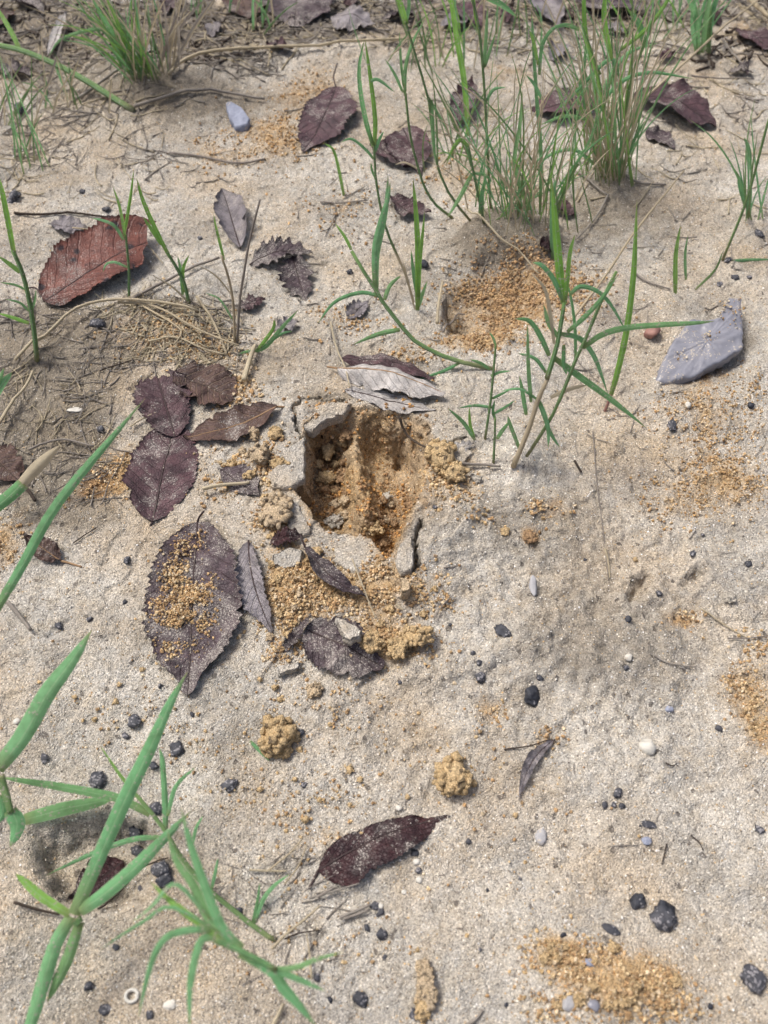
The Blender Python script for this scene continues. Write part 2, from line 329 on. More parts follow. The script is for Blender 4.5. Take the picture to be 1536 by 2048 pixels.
M['ochre'] = sand_material('ochre_sand', ((.66, .50, .29), (.53, .38, .20)))
M['brown'] = sand_material('brown_sand', ((.42, .28, .16), (.32, .205, .115)))
M['crust'] = sand_material('pale_crust', ((.62, .57, .48), (.47, .44, .38)))
M['buff'] = sand_material('buff_sand', ((.64, .50, .32), (.52, .42, .30)))
M['crumb'] = crumb_material('sand_crumbs')
M['leaf_plum'] = leaf_material('plum_leaf', (.115, .060, .068), (.055, .030, .036), .30, veinamt=.45)
M['leaf_dusty'] = leaf_material('dusty_leaf', (.10, .070, .080), (.042, .030, .036), .56, veinamt=.45)
M['leaf_grey'] = leaf_material('grey_leaf', (.32, .295, .31), (.17, .15, .16), .38, vein=(.30, .28, .27))
M['leaf_brown'] = leaf_material('brown_leaf', (.12, .070, .055), (.062, .036, .032), .22, vein=(.24, .17, .11), veinamt=.5)
M['leaf_red'] = leaf_material('russet_leaf', (.20, .070, .048), (.11, .042, .034), .18, spots=.9, vein=(.13, .06, .05), veinamt=.22, gloss=.42)
M['leaf_maroon'] = leaf_material('maroon_leaf', (.055, .018, .02), (.025, .012, .016), .38, veinamt=.3)
M['leaf_pale'] = leaf_material('pale_dusty_leaf', (.60, .57, .54), (.38, .36, .345), .42, vein=(.36, .33, .3), veinamt=.5)
M['midrib_dark'] = rock_material('dark_midrib', (.03, .018, .018), (.05, .03, .03), .6, .1)
M['midrib_tan'] = rock_material('tan_midrib', (.34, .22, .11), (.22, .13, .07), .6, .1)
M['blade'] = grass_material('grass_blade', (.19, .46, .19), (.31, .57, .24))
M['lime'] = grass_material('young_grass_blade', (.26, .56, .06), (.34, .62, .12), .35)
M['teal'] = grass_material('bluish_grass_blade', (.19, .50, .22), (.29, .61, .29), .34)
M['stem'] = grass_material('grass_stem', (.16, .30, .09), (.24, .34, .12), .15, (.42, .36, .20), (.2, .34, .1))
M['straw'] = straw_material('dry_straw', (.74, .66, .48), (.60, .50, .34), .2)
M['greystraw'] = straw_material('weathered_straw', (.52, .48, .42), (.32, .28, .25), .4)
M['twig'] = straw_material('dark_twig', (.06, .045, .04), (.11, .085, .07), .5)
M['charcoal'] = rock_material('charcoal', (.016, .018, .024), (.05, .055, .07), .6, .32, 420, (.30, .29, .30))
M['slate'] = rock_material('slate', (.27, .275, .315), (.18, .185, .215), .30, .20, 90)
M['bluestone'] = rock_material('blue_grey_pebble', (.30, .33, .42), (.20, .22, .29), .6, .2)
M['quartz'] = rock_material('white_quartz', (.66, .64, .57), (.52, .50, .44), .5, .12)
M['redstone'] = rock_material('reddish_stone', (.36, .19, .15), (.24, .13, .11), .6, .1)
M['greystone'] = rock_material('grey_stone', (.42, .42, .43), (.30, .30, .31), .6, .2)

# ------------------------------------------------------------------ object helpers
def mesh_obj(name, V, F, mat, parent=None, uv=None, smooth=True, base=None):
    me = bpy.data.meshes.new(name); V = np.asarray(V, np.float32)
    if parent is not None: V = V - np.array(base or parent.location, np.float32)
    org = V.mean(0) * [1, 1, 0] + [0, 0, V[:, 2].min()] if parent is None else np.zeros(3)
    if parent is None: V = V - org.astype(np.float32)
    if isinstance(F, np.ndarray):
        k = F.shape[1]; me.vertices.add(len(V)); me.vertices.foreach_set('co', V.astype(np.float32).ravel())
        me.loops.add(F.size); me.loops.foreach_set('vertex_index', F.astype(np.int32).ravel())
        me.polygons.add(len(F)); me.polygons.foreach_set('loop_start', np.arange(0, F.size, k, dtype=np.int32))
        me.polygons.foreach_set('loop_total', np.full(len(F), k, np.int32)); me.update(calc_edges=True)
    else: me.from_pydata([tuple(v) for v in V], [], F)
    if uv is not None:
        l = me.uv_layers.new(name='UVMap'); idx = np.empty(len(me.loops), np.int32); me.loops.foreach_get('vertex_index', idx)
        l.data.foreach_set('uv', np.asarray(uv, np.float32)[idx].ravel())
    if smooth: me.polygons.foreach_set('use_smooth', np.ones(len(me.polygons), bool))
    me.materials.append(M[mat] if isinstance(mat, str) else mat)
    o = bpy.data.objects.new(name, me); COL.objects.link(o); o.location = org if parent is None else (0, 0, 0)
    if parent is not None: o.parent = parent
    return o
def tag(o, label, cat, group=None, kind=None):
    if label: o['label'] = label
    if cat: o['category'] = cat
    if group: o['group'] = group
    if kind: o['kind'] = kind
    return o
def thing(name, loc, label, cat, group=None):
    o = bpy.data.objects.new(name, None); COL.objects.link(o); o.location = tuple(float(v) for v in loc); o.empty_display_size = .01
    return tag(o, label, cat, group)
def smooth_path(P, n):
    P = np.asarray(P, float)
    if len(P) == 2: t = np.linspace(0, 1, n)[:, None]; return P[0] * (1 - t) + P[1] * t
    Q = np.vstack([2 * P[0] - P[1], P, 2 * P[-1] - P[-2]]); out = []
    seg = len(P) - 1
    for k in range(n):
        f = k / (n - 1) * seg; i = min(int(f), seg - 1); t = f - i; a, b, c, d = Q[i], Q[i + 1], Q[i + 2], Q[i + 3]
        out.append(.5 * (2 * b + (c - a) * t + (2 * a - 5 * b + 4 * c - d) * t * t + (3 * b - a - 3 * c + d) * t ** 3))
    return np.array(out)
def norm(v): return v / np.maximum(np.linalg.norm(v, axis=-1, keepdims=True), 1e-12)
def tube_geo(P, rad, k=6):
    n = len(P); T = norm(np.gradient(P, axis=0)); ref = np.array([.31, .2, .93]); A = norm(np.cross(T, ref)); B = np.cross(T, A)
    rad = np.broadcast_to(rad, (n,)); th = np.arange(k) * 2 * math.pi / k
    V = P[:, None, :] + rad[:, None, None] * (np.cos(th)[None, :, None] * A[:, None, :] + np.sin(th)[None, :, None] * B[:, None, :])
    i = np.arange(n - 1)[:, None] * k; j = np.arange(k)[None, :]; j2 = (j + 1) % k
    F = np.stack([i + j, i + j2, i + k + j2, i + k + j], -1).reshape(-1, 4)
    uv = np.stack(np.broadcast_arrays(np.linspace(0, 1, n)[:, None], (th / 2 / math.pi)[None, :]), -1).reshape(-1, 2)
    V = V.reshape(-1, 3)
    caps = np.array([[0, 1, 2, 3]]) if k == 4 else np.array([[0, 1, 2, 3], [0, 3, 4, 5]])
    return V, np.vstack([F, caps[:, ::-1], caps + (n - 1) * k]), uv
def tube(name, P, rad, mat, parent=None, k=6, base=None):
    V, F, uv = tube_geo(P, rad, k); return mesh_obj(name, V, F, mat, parent, uv, True, base)

# ------------------------------------------------------------------ ground
def axis(core0, core1, mid0, mid1, cs, ms, far):
    a = list(np.arange(mid0, core0, ms)) + list(np.arange(core0, core1, cs)) + list(np.arange(core1, mid1, ms))
    lo, hi = [], []; s = ms; x = mid0
    while x > -far: s *= 1.32; x -= s; lo.append(x)
    s = ms; x = a[-1]
    while x < far: s *= 1.32; x += s; hi.append(x)
    return np.array(lo[::-1] + a + hi)
gx = axis(-.062, .052, -.345, .345, .0006, .00088, 40)
ya = [-.03]; 
while ya[-1] < .80:
    y = ya[-1]; ya.append(y + (.0006 if .19 < y < .305 else .0008 if y < .36 else .0008 + (y - .36) * .0022))
lo, hi = [], []; s = .0008; x = ya[0]
while x > -40: s *= 1.32; x -= s; lo.append(x)
s = .0017; x = ya[-1]
while x < 40: s *= 1.32; x += s; hi.append(x)
gy = np.array(lo[::-1] + ya + hi)
GX, GY = np.meshgrid(gx, gy); GZ = H(GX, GY); nx, ny = len(gx), len(gy)
idx = np.arange(nx * ny).reshape(ny, nx)
F = np.stack([idx[:-1, :-1], idx[:-1, 1:], idx[1:, 1:], idx[1:, :-1]], -1).reshape(-1, 4)
sl_ = np.hypot(np.gradient(GZ, axis=0) / np.gradient(gy)[:, None], np.gradient(GZ, axis=1) / np.gradient(gx)[None, :])
WL = sst(.7, 2.0, sl_) * (np.abs(GX) < .4) * (GY < .9) * (GY > -.05)   # crumbly, uneven faces on the steep walls
WX = GX + WL * .0015 * (noise(GZ / .0032, GX / .005 + GY / .007, 401) + .6 * noise(GZ / .0014, GX / .002, 402))
WY = GY + WL * .0015 * (noise(GZ / .0030 + 9, GX / .005, 403) + .6 * noise(GZ / .0013, GX / .002, 404))
ground = mesh_obj('ground', np.stack([WX, WY, GZ], -1).reshape(-1, 3), F, 'ground')
tag(ground, 'pale sandy ground with ochre patches and a pressed hoof print', None, None, 'structure')
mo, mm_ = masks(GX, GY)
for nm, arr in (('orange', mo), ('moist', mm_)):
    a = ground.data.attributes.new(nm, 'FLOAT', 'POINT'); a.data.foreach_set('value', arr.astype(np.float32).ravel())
print('ground', nx, ny, nx * ny * 2)

# from here on the built ground is read back by interpolation
def _blur(A, k):
    for ax in (0, 1):
        A = sum(np.roll(A, q, ax) for q in range(-k, k + 1)) / (2 * k + 1)
    return A
GZS = _blur(GZ, 2)
def _interp(G, X, Y):
    X = np.asarray(X, float); Y = np.asarray(Y, float)
    i = np.clip(np.searchsorted(gx, X) - 1, 0, nx - 2); j = np.clip(np.searchsorted(gy, Y) - 1, 0, ny - 2)
    u = np.clip((X - gx[i]) / (gx[i + 1] - gx[i]), 0, 1); v = np.clip((Y - gy[j]) / (gy[j + 1] - gy[j]), 0, 1)
    return (G[j, i] * (1 - u) + G[j, i + 1] * u) * (1 - v) + (G[j + 1, i] * (1 - u) + G[j + 1, i + 1] * u) * v
def H(X, Y, fine=True): return _interp(GZ if fine else GZS, X, Y)
def masks(X, Y): return _interp(mo, X, Y), _interp(mm_, X, Y)
# ------------------------------------------------------------------ leaves
def catmull1(vals, u):
    return np.interp(u, np.linspace(0, 1, len(vals)), vals)
def leaf(label, base, tip, wl, wr, mat, cl=0., cr=0., lift=(1, 2, 1), serr=.06, nser=24, bend=0., u0=0., u1=1., shape=(.42, .85),
         stem=None, rib='midrib_dark', name='fallen_leaf', wave=.0030, seed=0, conform=.6, cat='leaf', torn=.05, group=None, nu=76, nv=9, bury=False, stem_r=.0006, zb=0, skew=0., acum=.45, bite=.30):
    B, T = at(*base), at(*tip); ax = (T - B)[:2]; L = float(np.linalg.norm(ax)); ax = ax / L; nn = np.array([-ax[1], ax[0]])
    vs = np.linspace(-1, 1, 2 * nv + 1); us = np.linspace(0, 1, nu); U, V = np.meshgrid(us, vs, indexing='ij')
    rag = torn * (noise(V * 3 + seed, V * 0 + seed * 1.7, 5) + .5 * noise(V * 9 + seed, V * 0, 6))
    lo = u0 + (rag if u0 > 0 else 0); hi = u1 + skew * V + (rag if u1 < 1 else 0); UU = lo + (hi - lo) * U
    UUc = np.clip(UU, 0, 1); a, e = shape
    t = np.where(UUc < a, UUc / a * .5, .5 + (UUc - a) / (1 - a) * .5)
    prof = np.sin(np.pi * np.clip(t, 0, 1)) ** e * (1 - acum * np.exp(-((UUc - .93) / .07) ** 2))
    s = np.abs(V); saw = (UUc * nser + .25 * noise(UUc * 8, V * 0 + seed, 3)) % 1.0
    saw2 = (UUc * nser * 2.3) % 1.0
    edge = 1 + 1.7 * serr * (saw * 1.1 - .6 + .35 * saw2) * s ** 7 + .10 * noise(UUc * 4 + seed * 3.1, np.sign(V) * 5, 8) * s ** 2
    nr = np.random.default_rng(seed + 900)
    for sd_ in (1, -1):
        for _ in range(3): edge = edge * (1 - nr.uniform(.02, bite) * np.exp(-((UUc - nr.uniform(.12, .92)) / nr.uniform(.012, .045)) ** 2) * s ** 3 * (V * sd_ > 0))
    Wd = L * np.where(V > 0, wl, wr) * prof * edge
    c = np.where(V > 0, cl, cr) * (.75 + .5 * noise(UUc * 3 + seed, np.sign(V) * 3.3, 12)); cs = np.where(np.abs(c) < .05, .05, c)
    lat = Wd * np.sin(cs * s) / cs * np.sign(V); dz = Wd * (1 - np.cos(cs * s)) / cs
    cx = B[0] + ax[0] * L * UU + nn[0] * bend * L * np.sin(np.pi * UUc); cy = B[1] + ax[1] * L * UU + nn[1] * bend * L * np.sin(np.pi * UUc)
    X = cx + nn[0] * lat; Y = cy + nn[1] * lat
    k = 5; hc = H(cx[:, nv], cy[:, nv], False); hc = np.convolve(np.pad(hc, 12, 'edge'), np.ones(25) / 25, 'valid')[:, None]
    hv = H(X, Y, False); Z = hc * (1 - conform) + hv * conform + dz + catmull1(lift, UUc) * .001 + zb * .001
    Z = Z + wave * (fbm(X, Y, L * .25, 2, 200 + seed) * (.3 + s) + .5 * s * noise(UUc * 9 + seed, np.sign(V) * 2, 33))
    tri = np.abs(((UUc * 11 - s ** 1.25 * 2.3) % 1) - .5) * 2
    Z = Z - .00028 * sst(.7, 1, tri) - .0005 * sst(.12, 0, s)
    if not bury: Z = np.maximum(Z, hv + .0004)
    P = np.stack([X, Y, Z], -1); n, m = U.shape
    top = P.reshape(-1, 3); bot = top - [0, 0, .00022]
    idx = np.arange(n * m).reshape(n, m)
    f = np.stack([idx[:-1, :-1], idx[1:, :-1], idx[1:, 1:], idx[:-1, 1:]], -1).reshape(-1, 4); g = f[:, ::-1] + n * m
    rim = list(idx[0, :]) + list(idx[1:, -1]) + list(idx[-1, ::-1][1:]) + list(idx[::-1, 0][1:-1])
    rim = np.array(rim); r2 = np.roll(rim, -1); e4 = np.stack([rim, r2, r2 + n * m, rim + n * m], -1)
    uv = np.stack([UUc, V * .5 + .5], -1).reshape(-1, 2)
    root = thing(name, (B[0], B[1], Hs(B[0], B[1])), label, cat, group)
    bl = mesh_obj('blade', np.vstack([top, bot]), np.vstack([f, g, e4[:, ::-1]]), mat, root, np.vstack([uv, uv]))
    mid = P[:, nv, :] + [0, 0, .00012]; tube('midrib', mid[::3], np.linspace(.00055, .00018, len(mid[::3])) * min(1, L / .05), rib, bl, 6, root.location)
    if stem:
        pts = [mid[0]] + [at(px, py) + [0, 0, z * .001] for px, py, z in stem]
        tube('stem', smooth_path(pts, 12), np.linspace(stem_r, stem_r * .8, 12), rib, root, 6)
    return root, P

leafB, P_BIG = leaf('large dark plum leaf cupping a pile of ochre sand grains', (396, 1046), (377, 1396), .26, .24, 'leaf_dusty', .75, .3, (2, 1.5, 2), .07, 26, 0, shape=(.46, .62), bite=.10, stem=[(402, 1042, 4), (412, 1036, 6)], seed=1)
leaf('veined plum leaf directly above the large sand-filled leaf', (306, 1046), (352, 835), .26, .24, 'leaf_plum', .35, -.1, (1.5, 2.5, 2), .05, 22, 0, shape=(.45, .6), stem=[(300, 1052, .5)], seed=2, u1=.97)
leaf('torn plum leaf fragment with jagged top edge left of the print', (352, 880), (312, 742), .30, .30, 'leaf_plum', .2, .2, (3.5, 4, 3), .09, 14, 0, shape=(.6, .5), seed=3, u1=.84, torn=.09)
leaf('small rounded grey-brown leaf above the print, left', (352, 752), (478, 800), .36, .34, 'leaf_brown', .25, .3, (3, 4, 1), .08, 10, 0, shape=(.5, .55), seed=4, stem=[(340, 744, 2)], u1=.93)
leaf('dark veined leaf with long tan stem reaching toward the print', (556, 822), (368, 880), .20, .19, 'leaf_brown', .5, .3, (4, 3, 2), .05, 16, .03, shape=(.5, .6), seed=5, rib='midrib_tan', stem=[(588, 824, 3), (592, 834, 1)])
leaf('curled grey serrated leaf sliver beside the large sand-filled leaf', (498, 1086), (545, 1268), .10, .17, 'leaf_grey', 1.2, .5, (3, 4, 2), .14, 16, -.05, shape=(.5, .6), seed=6)
leaf('narrow curled plum leaf with hooked stem below the print', (612, 1108), (736, 1203), .12, .13, 'leaf_dusty', 1.0, .9, (7, 6, 4), .02, 16, -.08, shape=(.4, .7), seed=7, stem=[(606, 1096, 9), (604, 1088, 8)], conform=.2)
leaf('broad plum leaf half buried under ochre sand below the print', (612, 1262), (768, 1338), .30, .36, 'leaf_dusty', .2, .15, (2.5, 3.5, 1.5), .08, 18, 0, shape=(.45, .5), seed=8)
leaf('thin torn leaf strip standing on edge below the print', (566, 1306), (624, 1240), .12, .12, 'leaf_dusty', .6, .6, (1, 4, 6), .25, 8, 0, shape=(.4, .5), seed=9)
leaf('maroon leaf crusted with sand grains, lower centre', (636, 1742), (900, 1632), .11, .21, 'leaf_maroon', .25, .3, (2, 3, 2), .05, 24, .05, shape=(.22, .75), seed=10, zb=-1, bury=True, bite=.15, stem=[(618, 1778, .3)])
leaf('big rolled pale grey dead leaf at the upper rim of the print', (676, 748), (890, 800), .11, .19, 'leaf_pale', -1.0, -1.25, (5, 9, 6), .04, 12, .05, shape=(.5, .42), seed=11, conform=.1, wave=.003, stem=[(655, 738, 2)], rib='midrib_tan')
leaf('dark inner leaf layer behind the rolled pale leaf', (682, 730), (868, 768), .13, .10, 'leaf_plum', -.9, -.3, (4, 9, 4), .04, 12, .06, shape=(.5, .5), seed=12, wave=.003, conform=.1)
leaf('flat grey leaf remnant under the rolled leaf at the print', (690, 782), (872, 822), .10, .12, 'leaf_pale', .3, .3, (1, 1, 1), .04, 12, 0, shape=(.5, .6), seed=49, wave=.002)
leaf('russet leaf with black spots and folded lower edge', (92, 612), (358, 476), .30, .15, 'leaf_red', .55, -.3, (4, 9, 10), .05, 30, -.02, u1=.77, skew=.14, torn=.02, bite=.06, shape=(.42, .45), seed=13, conform=.0, stem=[(75, 584, 3), (52, 583, 2)])
leaf('plum leaf with upright stem and serrated edge, upper middle', (672, 182), (606, 308), .27, .20, 'leaf_plum', .35, .3, (4, 5, 1), .08, 18, .03, shape=(.42, .6), seed=14, stem=[(668, 168, 6), (676, 152, 10)])
leaf('dark curled leaf behind the tall grass stems, upper middle', (740, 300), (840, 348), .28, .22, 'leaf_plum', .8, .5, (4, 5, 2), .05, 12, 0, seed=15)
leaf('plum leaf holding sand behind the tall grass stems', (806, 268), (842, 352), .28, .40, 'leaf_plum', .9, .5, (5, 4, 2), .05, 12, 0, seed=16)
leaf('black-edged curled leaf cupped upward left of the mound', (778, 402), (862, 438), .26, .26, 'leaf_plum', 1.2, 1.1, (5, 3, 6), .05, 12, -.06, seed=17, conform=.2)
leaf('glossy dark purple leaf lying at the right behind the tuft', (1262, 205), (1430, 258), .30, .30, 'leaf_plum', .5, .6, (6, 9, 2), .04, 18, .06, shape=(.5, .55), seed=18, conform=.2)
leaf('dull purple leaf hidden among the grass left of the big tuft', (1190, 215), (1062, 228), .30, .30, 'leaf_plum', .5, .4, (5, 7, 2), .04, 16, 0, shape=(.5, .55), seed=19, conform=.2)
leaf('small dusty leaf below the glossy purple leaf', (1290, 262), (1350, 302), .30, .26, 'leaf_dusty', .4, .3, (2, 2, 1), .05, 10, 0, seed=20)
leaf('large grey-plum leaf at the top edge', (598, -22), (590, 60), .52, .46, 'leaf_dusty', .3, .3, (8, 6, 2), .04, 14, 0, shape=(.5, .5), seed=21)
leaf('curled grey leaf near the top with dark hollow beneath', (662, 50), (752, 62), .30, .34, 'leaf_grey', .3, -.9, (6, 10, 5), .04, 12, 0, seed=22, conform=.1)
leaf('grey folded leaf at the top edge behind bright grass', (1070, 2), (1118, 62), .26, .30, 'leaf_grey', .9, .5, (7, 8, 3), .03, 12, 0, seed=23)
leaf('dark grey leaf at the top edge behind the big tuft', (1150, 18), (1296, 30), .26, .24, 'leaf_dusty', .4, .5, (6, 7, 4), .03, 12, 0, seed=24)
leaf('dark brown leaf tucked under a broad blade at the left edge', (-30, 905), (44, 968), .36, .34, 'leaf_brown', .4, .6, (3, 5, 2), .05, 12, 0, seed=25)
leaf('small curled brown leaf with tan midrib near the left edge', (126, 1128), (52, 1078), .24, .26, 'leaf_brown', .5, .6, (3, 4, 3), .05, 12, 0, seed=26, rib='midrib_tan', stem=[(140, 1128, 1), (164, 1135, .5)])
leaf('dark red-brown leaf in the hollow behind green blades', (250, 1724), (138, 1800), .34, .36, 'leaf_maroon', .5, .4, (3, 4, 2), .03, 12, 0, seed=27)
leaf('dark rolled leaf standing upright on bare sand, upper left', (482, 502), (446, 388), .20, .22, 'leaf_grey', 1.3, 1.5, (3, 5, 4), .05, 12, 0, seed=28, conform=.1)
leaf('crumpled grey-brown leaf scrap in the upper middle', (500, 532), (626, 512), .22, .24, 'leaf_dusty', .8, .7, (2, 5, 3), .3, 7, .1, seed=29, wave=.004)
leaf('ragged leaf scrap hanging below the crumpled scrap', (585, 520), (612, 602), .22, .30, 'leaf_dusty', .5, .4, (4, 3, 1), .3, 6, 0, seed=30, wave=.003)
leaf('small grey leaf scrap above the print', (694, 640), (738, 606), .30, .26, 'leaf_grey', .5, .6, (1, 3, 2), .15, 6, 0, seed=31)
leaf('grey leaf scrap beside the low green shoot', (548, 668), (600, 650), .34, .30, 'leaf_grey', .5, .3, (2, 4, 3), .1, 6, 0, seed=32)
leaf('nearly black curled leaf among grass stems, upper middle', (908, 262), (942, 178), .16, .18, 'leaf_maroon', .9, .9, (3, 8, 12), .04, 10, 0, seed=33, conform=.1)
leaf('grey-brown triangular leaf scrap with white straw across it', (442, 944), (520, 996), .34, .20, 'leaf_dusty', .4, .2, (4, 3, 1), .05, 8, 0, seed=34)
leaf('fibrous black leaf scrap on the lower left rim', (540, 1092), (606, 1078), .26, .30, 'leaf_maroon', .6, .5, (3, 5, 3), .25, 8, 0, seed=35)
leaf('brown leaf tip at the top edge, left of centre', (478, -14), (500, 46), .36, .34, 'leaf_brown', .3, .4, (6, 5, 3), .04, 10, 0, seed=36)
leaf('dark leaf corner in the top left corner', (-26, 70), (30, 28), .36, .36, 'leaf_brown', .4, .3, (4, 6, 3), .05, 10, 0, seed=37)
leaf('dusty grey leaf scrap above the russet leaf', (100, 452), (178, 462), .30, .22, 'leaf_grey', .5, .4, (3, 3, 2), .08, 8, 0, seed=38)
leaf('dark curled litter leaf at the right edge, near the top', (1470, 66), (1545, 112), .28, .26, 'leaf_plum', .5, .5, (3, 5, 3), .1, 10, 0, seed=39)
leaf('dark leaf scrap at the foot of the mound', (1078, 492), (1112, 508), .40, .34, 'leaf_maroon', .4, .5, (3, 5, 2), .05, 8, 0, seed=40)
leaf('plum leaf scrap in grass shade on the mound', (1100, 410), (1150, 436), .32, .30, 'leaf_plum', .5, .5, (3, 5, 2), .05, 8, 0, seed=41)
leaf('pale buried leaf strip curving down the right side', (1108, 1482), (1036, 1606), .07, .10, 'leaf_grey', .9, .9, (2, 4, 3), .02, 8, -.10, seed=42, conform=.3)
leaf('small dark leaf scrap near the dry upright stalks', (478, 618), (532, 604), .30, .30, 'leaf_plum', .4, .5, (2, 4, 2), .1, 8, 0, seed=43)
leaf('grey leaf scrap under the top left tuft', (268, 120), (292, 96), .30, .34, 'leaf_grey', .5, .5, (2, 4, 3), .05, 8, 0, seed=44)
leaf('long grey dead blade leaning at the top left', (98, 122), (140, 40), .09, .09, 'leaf_pale', .7, .7, (3, 6, 10), .02, 8, 0, seed=45, conform=.1)
leaf('small grey litter leaf left of the bright blade at the top', (880, 60), (950, 40), .30, .28, 'leaf_grey', .5, .5, (4, 5, 3), .05, 8, 0, seed=46)
leaf('plum litter leaf near the top, between stem and bright blade', (905, 20), (965, 62), .32, .30, 'leaf_plum', .5, .5, (4, 5, 3), .05, 8, 0, seed=47)
leaf('pale leaf scrap on the rim right of the print', (880, 912), (948, 890), .20, .22, 'leaf_pale', .2, .2, (2, 2, 2), .05, 8, 0, seed=48)

# ------------------------------------------------------------------ telling look-alikes apart by what they lie beside
LAND = [('the big crumbly clod', 558, 1476), ('the striped clod', 906, 1562), ('the maroon leaf', 740, 1690), ('the sand-filled leaf', 380, 1220), ('the round white pebble', 1293, 1495), ('the large charcoal lump', 1062, 1392),
        ('the half-buried leaf', 690, 1300), ('the narrow curled leaf', 665, 1150), ('the curled grey sliver', 515, 1180), ('the bottom clod', 850, 1990), ('the ochre heap', 1240, 1970), ('the slate', 1400, 690), ('the russet leaf', 190, 530),
        ('the buried leaf strip', 1070, 1545), ('the black seed husk', 1295, 1650), ('the bottom left grass node', 145, 1836), ('the charcoal pair', 1300, 1820), ('the split clods', 895, 940), ('the triangular chip', 695, 1256), ('the round spill clod', 832, 1278),
        ('the tip of the print', 770, 1130), ('the toe mark', 1285, 1175), ('the pale heap stone', 1136, 2006), ('the dark heap stone', 1186, 2012), ('the blue heap chip', 1176, 1926), ('the dark seed', 1222, 1859), ('the shell ring', 265, 1992), ('the hollow', 240, 1720), ('the left arching blade', 150, 960), ('the tall charcoal lump', 1005, 1265), ('the forked straw', 710, 1826), ('the small toe mark', 1390, 1150), ('the lime shoot', 835, 600), ('the plum leaf above', 350, 950)]
USED = set(); ORD = ['', 'second ', 'third ', 'fourth ', 'fifth ', 'sixth ', 'seventh ']
def beside(what, px, py, size=None):
    L = sorted(LAND, key=lambda l: (l[1] - px) ** 2 + (l[2] - py) ** 2)
    for q in range(4):
        nm, lx, ly = L[q]; dx, dy = px - lx, py - ly
        d = ('just ' if math.hypot(dx, dy) < 70 else 'well ' if math.hypot(dx, dy) > 190 else '') + (('right of' if dx > 0 else 'left of') if abs(dx) > abs(dy) else ('below' if dy > 0 else 'above'))
        t_ = f'{what} {d} {nm}'
        if t_ not in USED: USED.add(t_); return t_
    for o_ in ORD[1:]:
        t_ = f'{o_}{what} {d} {nm}'
        if t_ not in USED: USED.add(t_); return t_
    return f'{what} near {nm}'
# ------------------------------------------------------------------ stones, clods, crust plates
ICO = {}
def ico(sub):
    if sub not in ICO:
        import bmesh
        bm = bmesh.new(); bmesh.ops.create_icosphere(bm, subdivisions=sub, radius=1)
        ICO[sub] = (np.array([v.co[:] for v in bm.verts]), np.array([[v.index for v in f.verts] for f in bm.faces])); bm.free()
    return ICO[sub]
def n3(P, f, seed):
    return (noise(P[:, 0] * f + seed, P[:, 1] * f - seed, seed) + noise(P[:, 1] * f + 3.1, P[:, 2] * f + seed, seed + 1) + noise(P[:, 2] * f - seed, P[:, 0] * f + 7.7, seed + 2)) / 1.7
def rock_geo(c, r, seed, sub=3, rough=.25, facets=0, rotz=0.):
    V, F = ico(sub); rg = np.random.default_rng(seed); V = V.copy()
    if facets:
        D = norm(rg.normal(size=(facets, 3))); d0 = rg.uniform(.62, .9, facets)
        for d, k in zip(D, d0):
            t = V @ d; V = V - np.maximum(t - k, 0)[:, None] * d
    V = V * (1 + rough * n3(V, 1.6, seed % 97) + rough * .5 * n3(V, 4.1, seed % 89 + 3))[:, None]
    V = V * r; q = rotz; cs, sn = math.cos(q), math.sin(q)
    V = np.stack([V[:, 0] * cs - V[:, 1] * sn, V[:, 0] * sn + V[:, 1] * cs, V[:, 2]], -1)
    return V + c, F
def px_size(px, py, w, h):
    p = at(px, py); m = mpp(p); sa = math.sin(R(vang(py))); return p, w * m / 2, h * m / 2 / max(sa, .55)
def pebble(name, label, px, py, w, h, mat, cat, seed, rough=.2, facets=6, flat=.7, sub=3, group=None, sink=.25, rot=0., smooth=True):
    p, rx, ry = px_size(px, py, w, h); rz = flat * min(rx, ry)
    V, F = rock_geo(np.array([p[0], p[1], p[2] + rz * (1 - 2 * sink)]), np.array([rx, ry, rz]), seed, sub, rough, facets, rot)
    return tag(mesh_obj(name, V, F, mat, smooth=smooth), label, cat, group)
def clod(label, px, py, w, h, mat, seed, crumbs=50, flat=.75, group=None, name='sand_clod', rough=.3, sink=.2, cs=.22):
    p, rx, ry = px_size(px, py, w, h); rz = flat * (rx + ry) / 2; r = np.array([rx, ry, rz]) * .82; rg = np.random.default_rng(seed)
    c = np.array([p[0], p[1], p[2] + rz * (1 - 2 * sink)]); V, F = rock_geo(c, r, seed, 3, rough, 5); Vs, Fs = [V], [F]; off = len(V)
    v1, f1 = ico(1)
    for k in range(crumbs):
        d = norm(rg.normal(size=3)); d[2] = abs(d[2]) * .9 - .15; q = rg.uniform(.4, 1.2) * cs * min(rx, ry)
        b = V[np.argmax((V - c) @ d)] if k % 2 else V[rg.integers(len(V))]
        if b[2] < c[2] - rz * .5: continue
        g = v1 * q * rg.uniform(.7, 1.2, 3) * (1 + .25 * rg.normal(size=(len(v1), 1))); Vs.append(g + b); Fs.append(f1 + off); off += len(v1)
    return tag(mesh_obj(name, np.vstack(Vs), np.vstack(Fs), mat), label, 'clod', group)
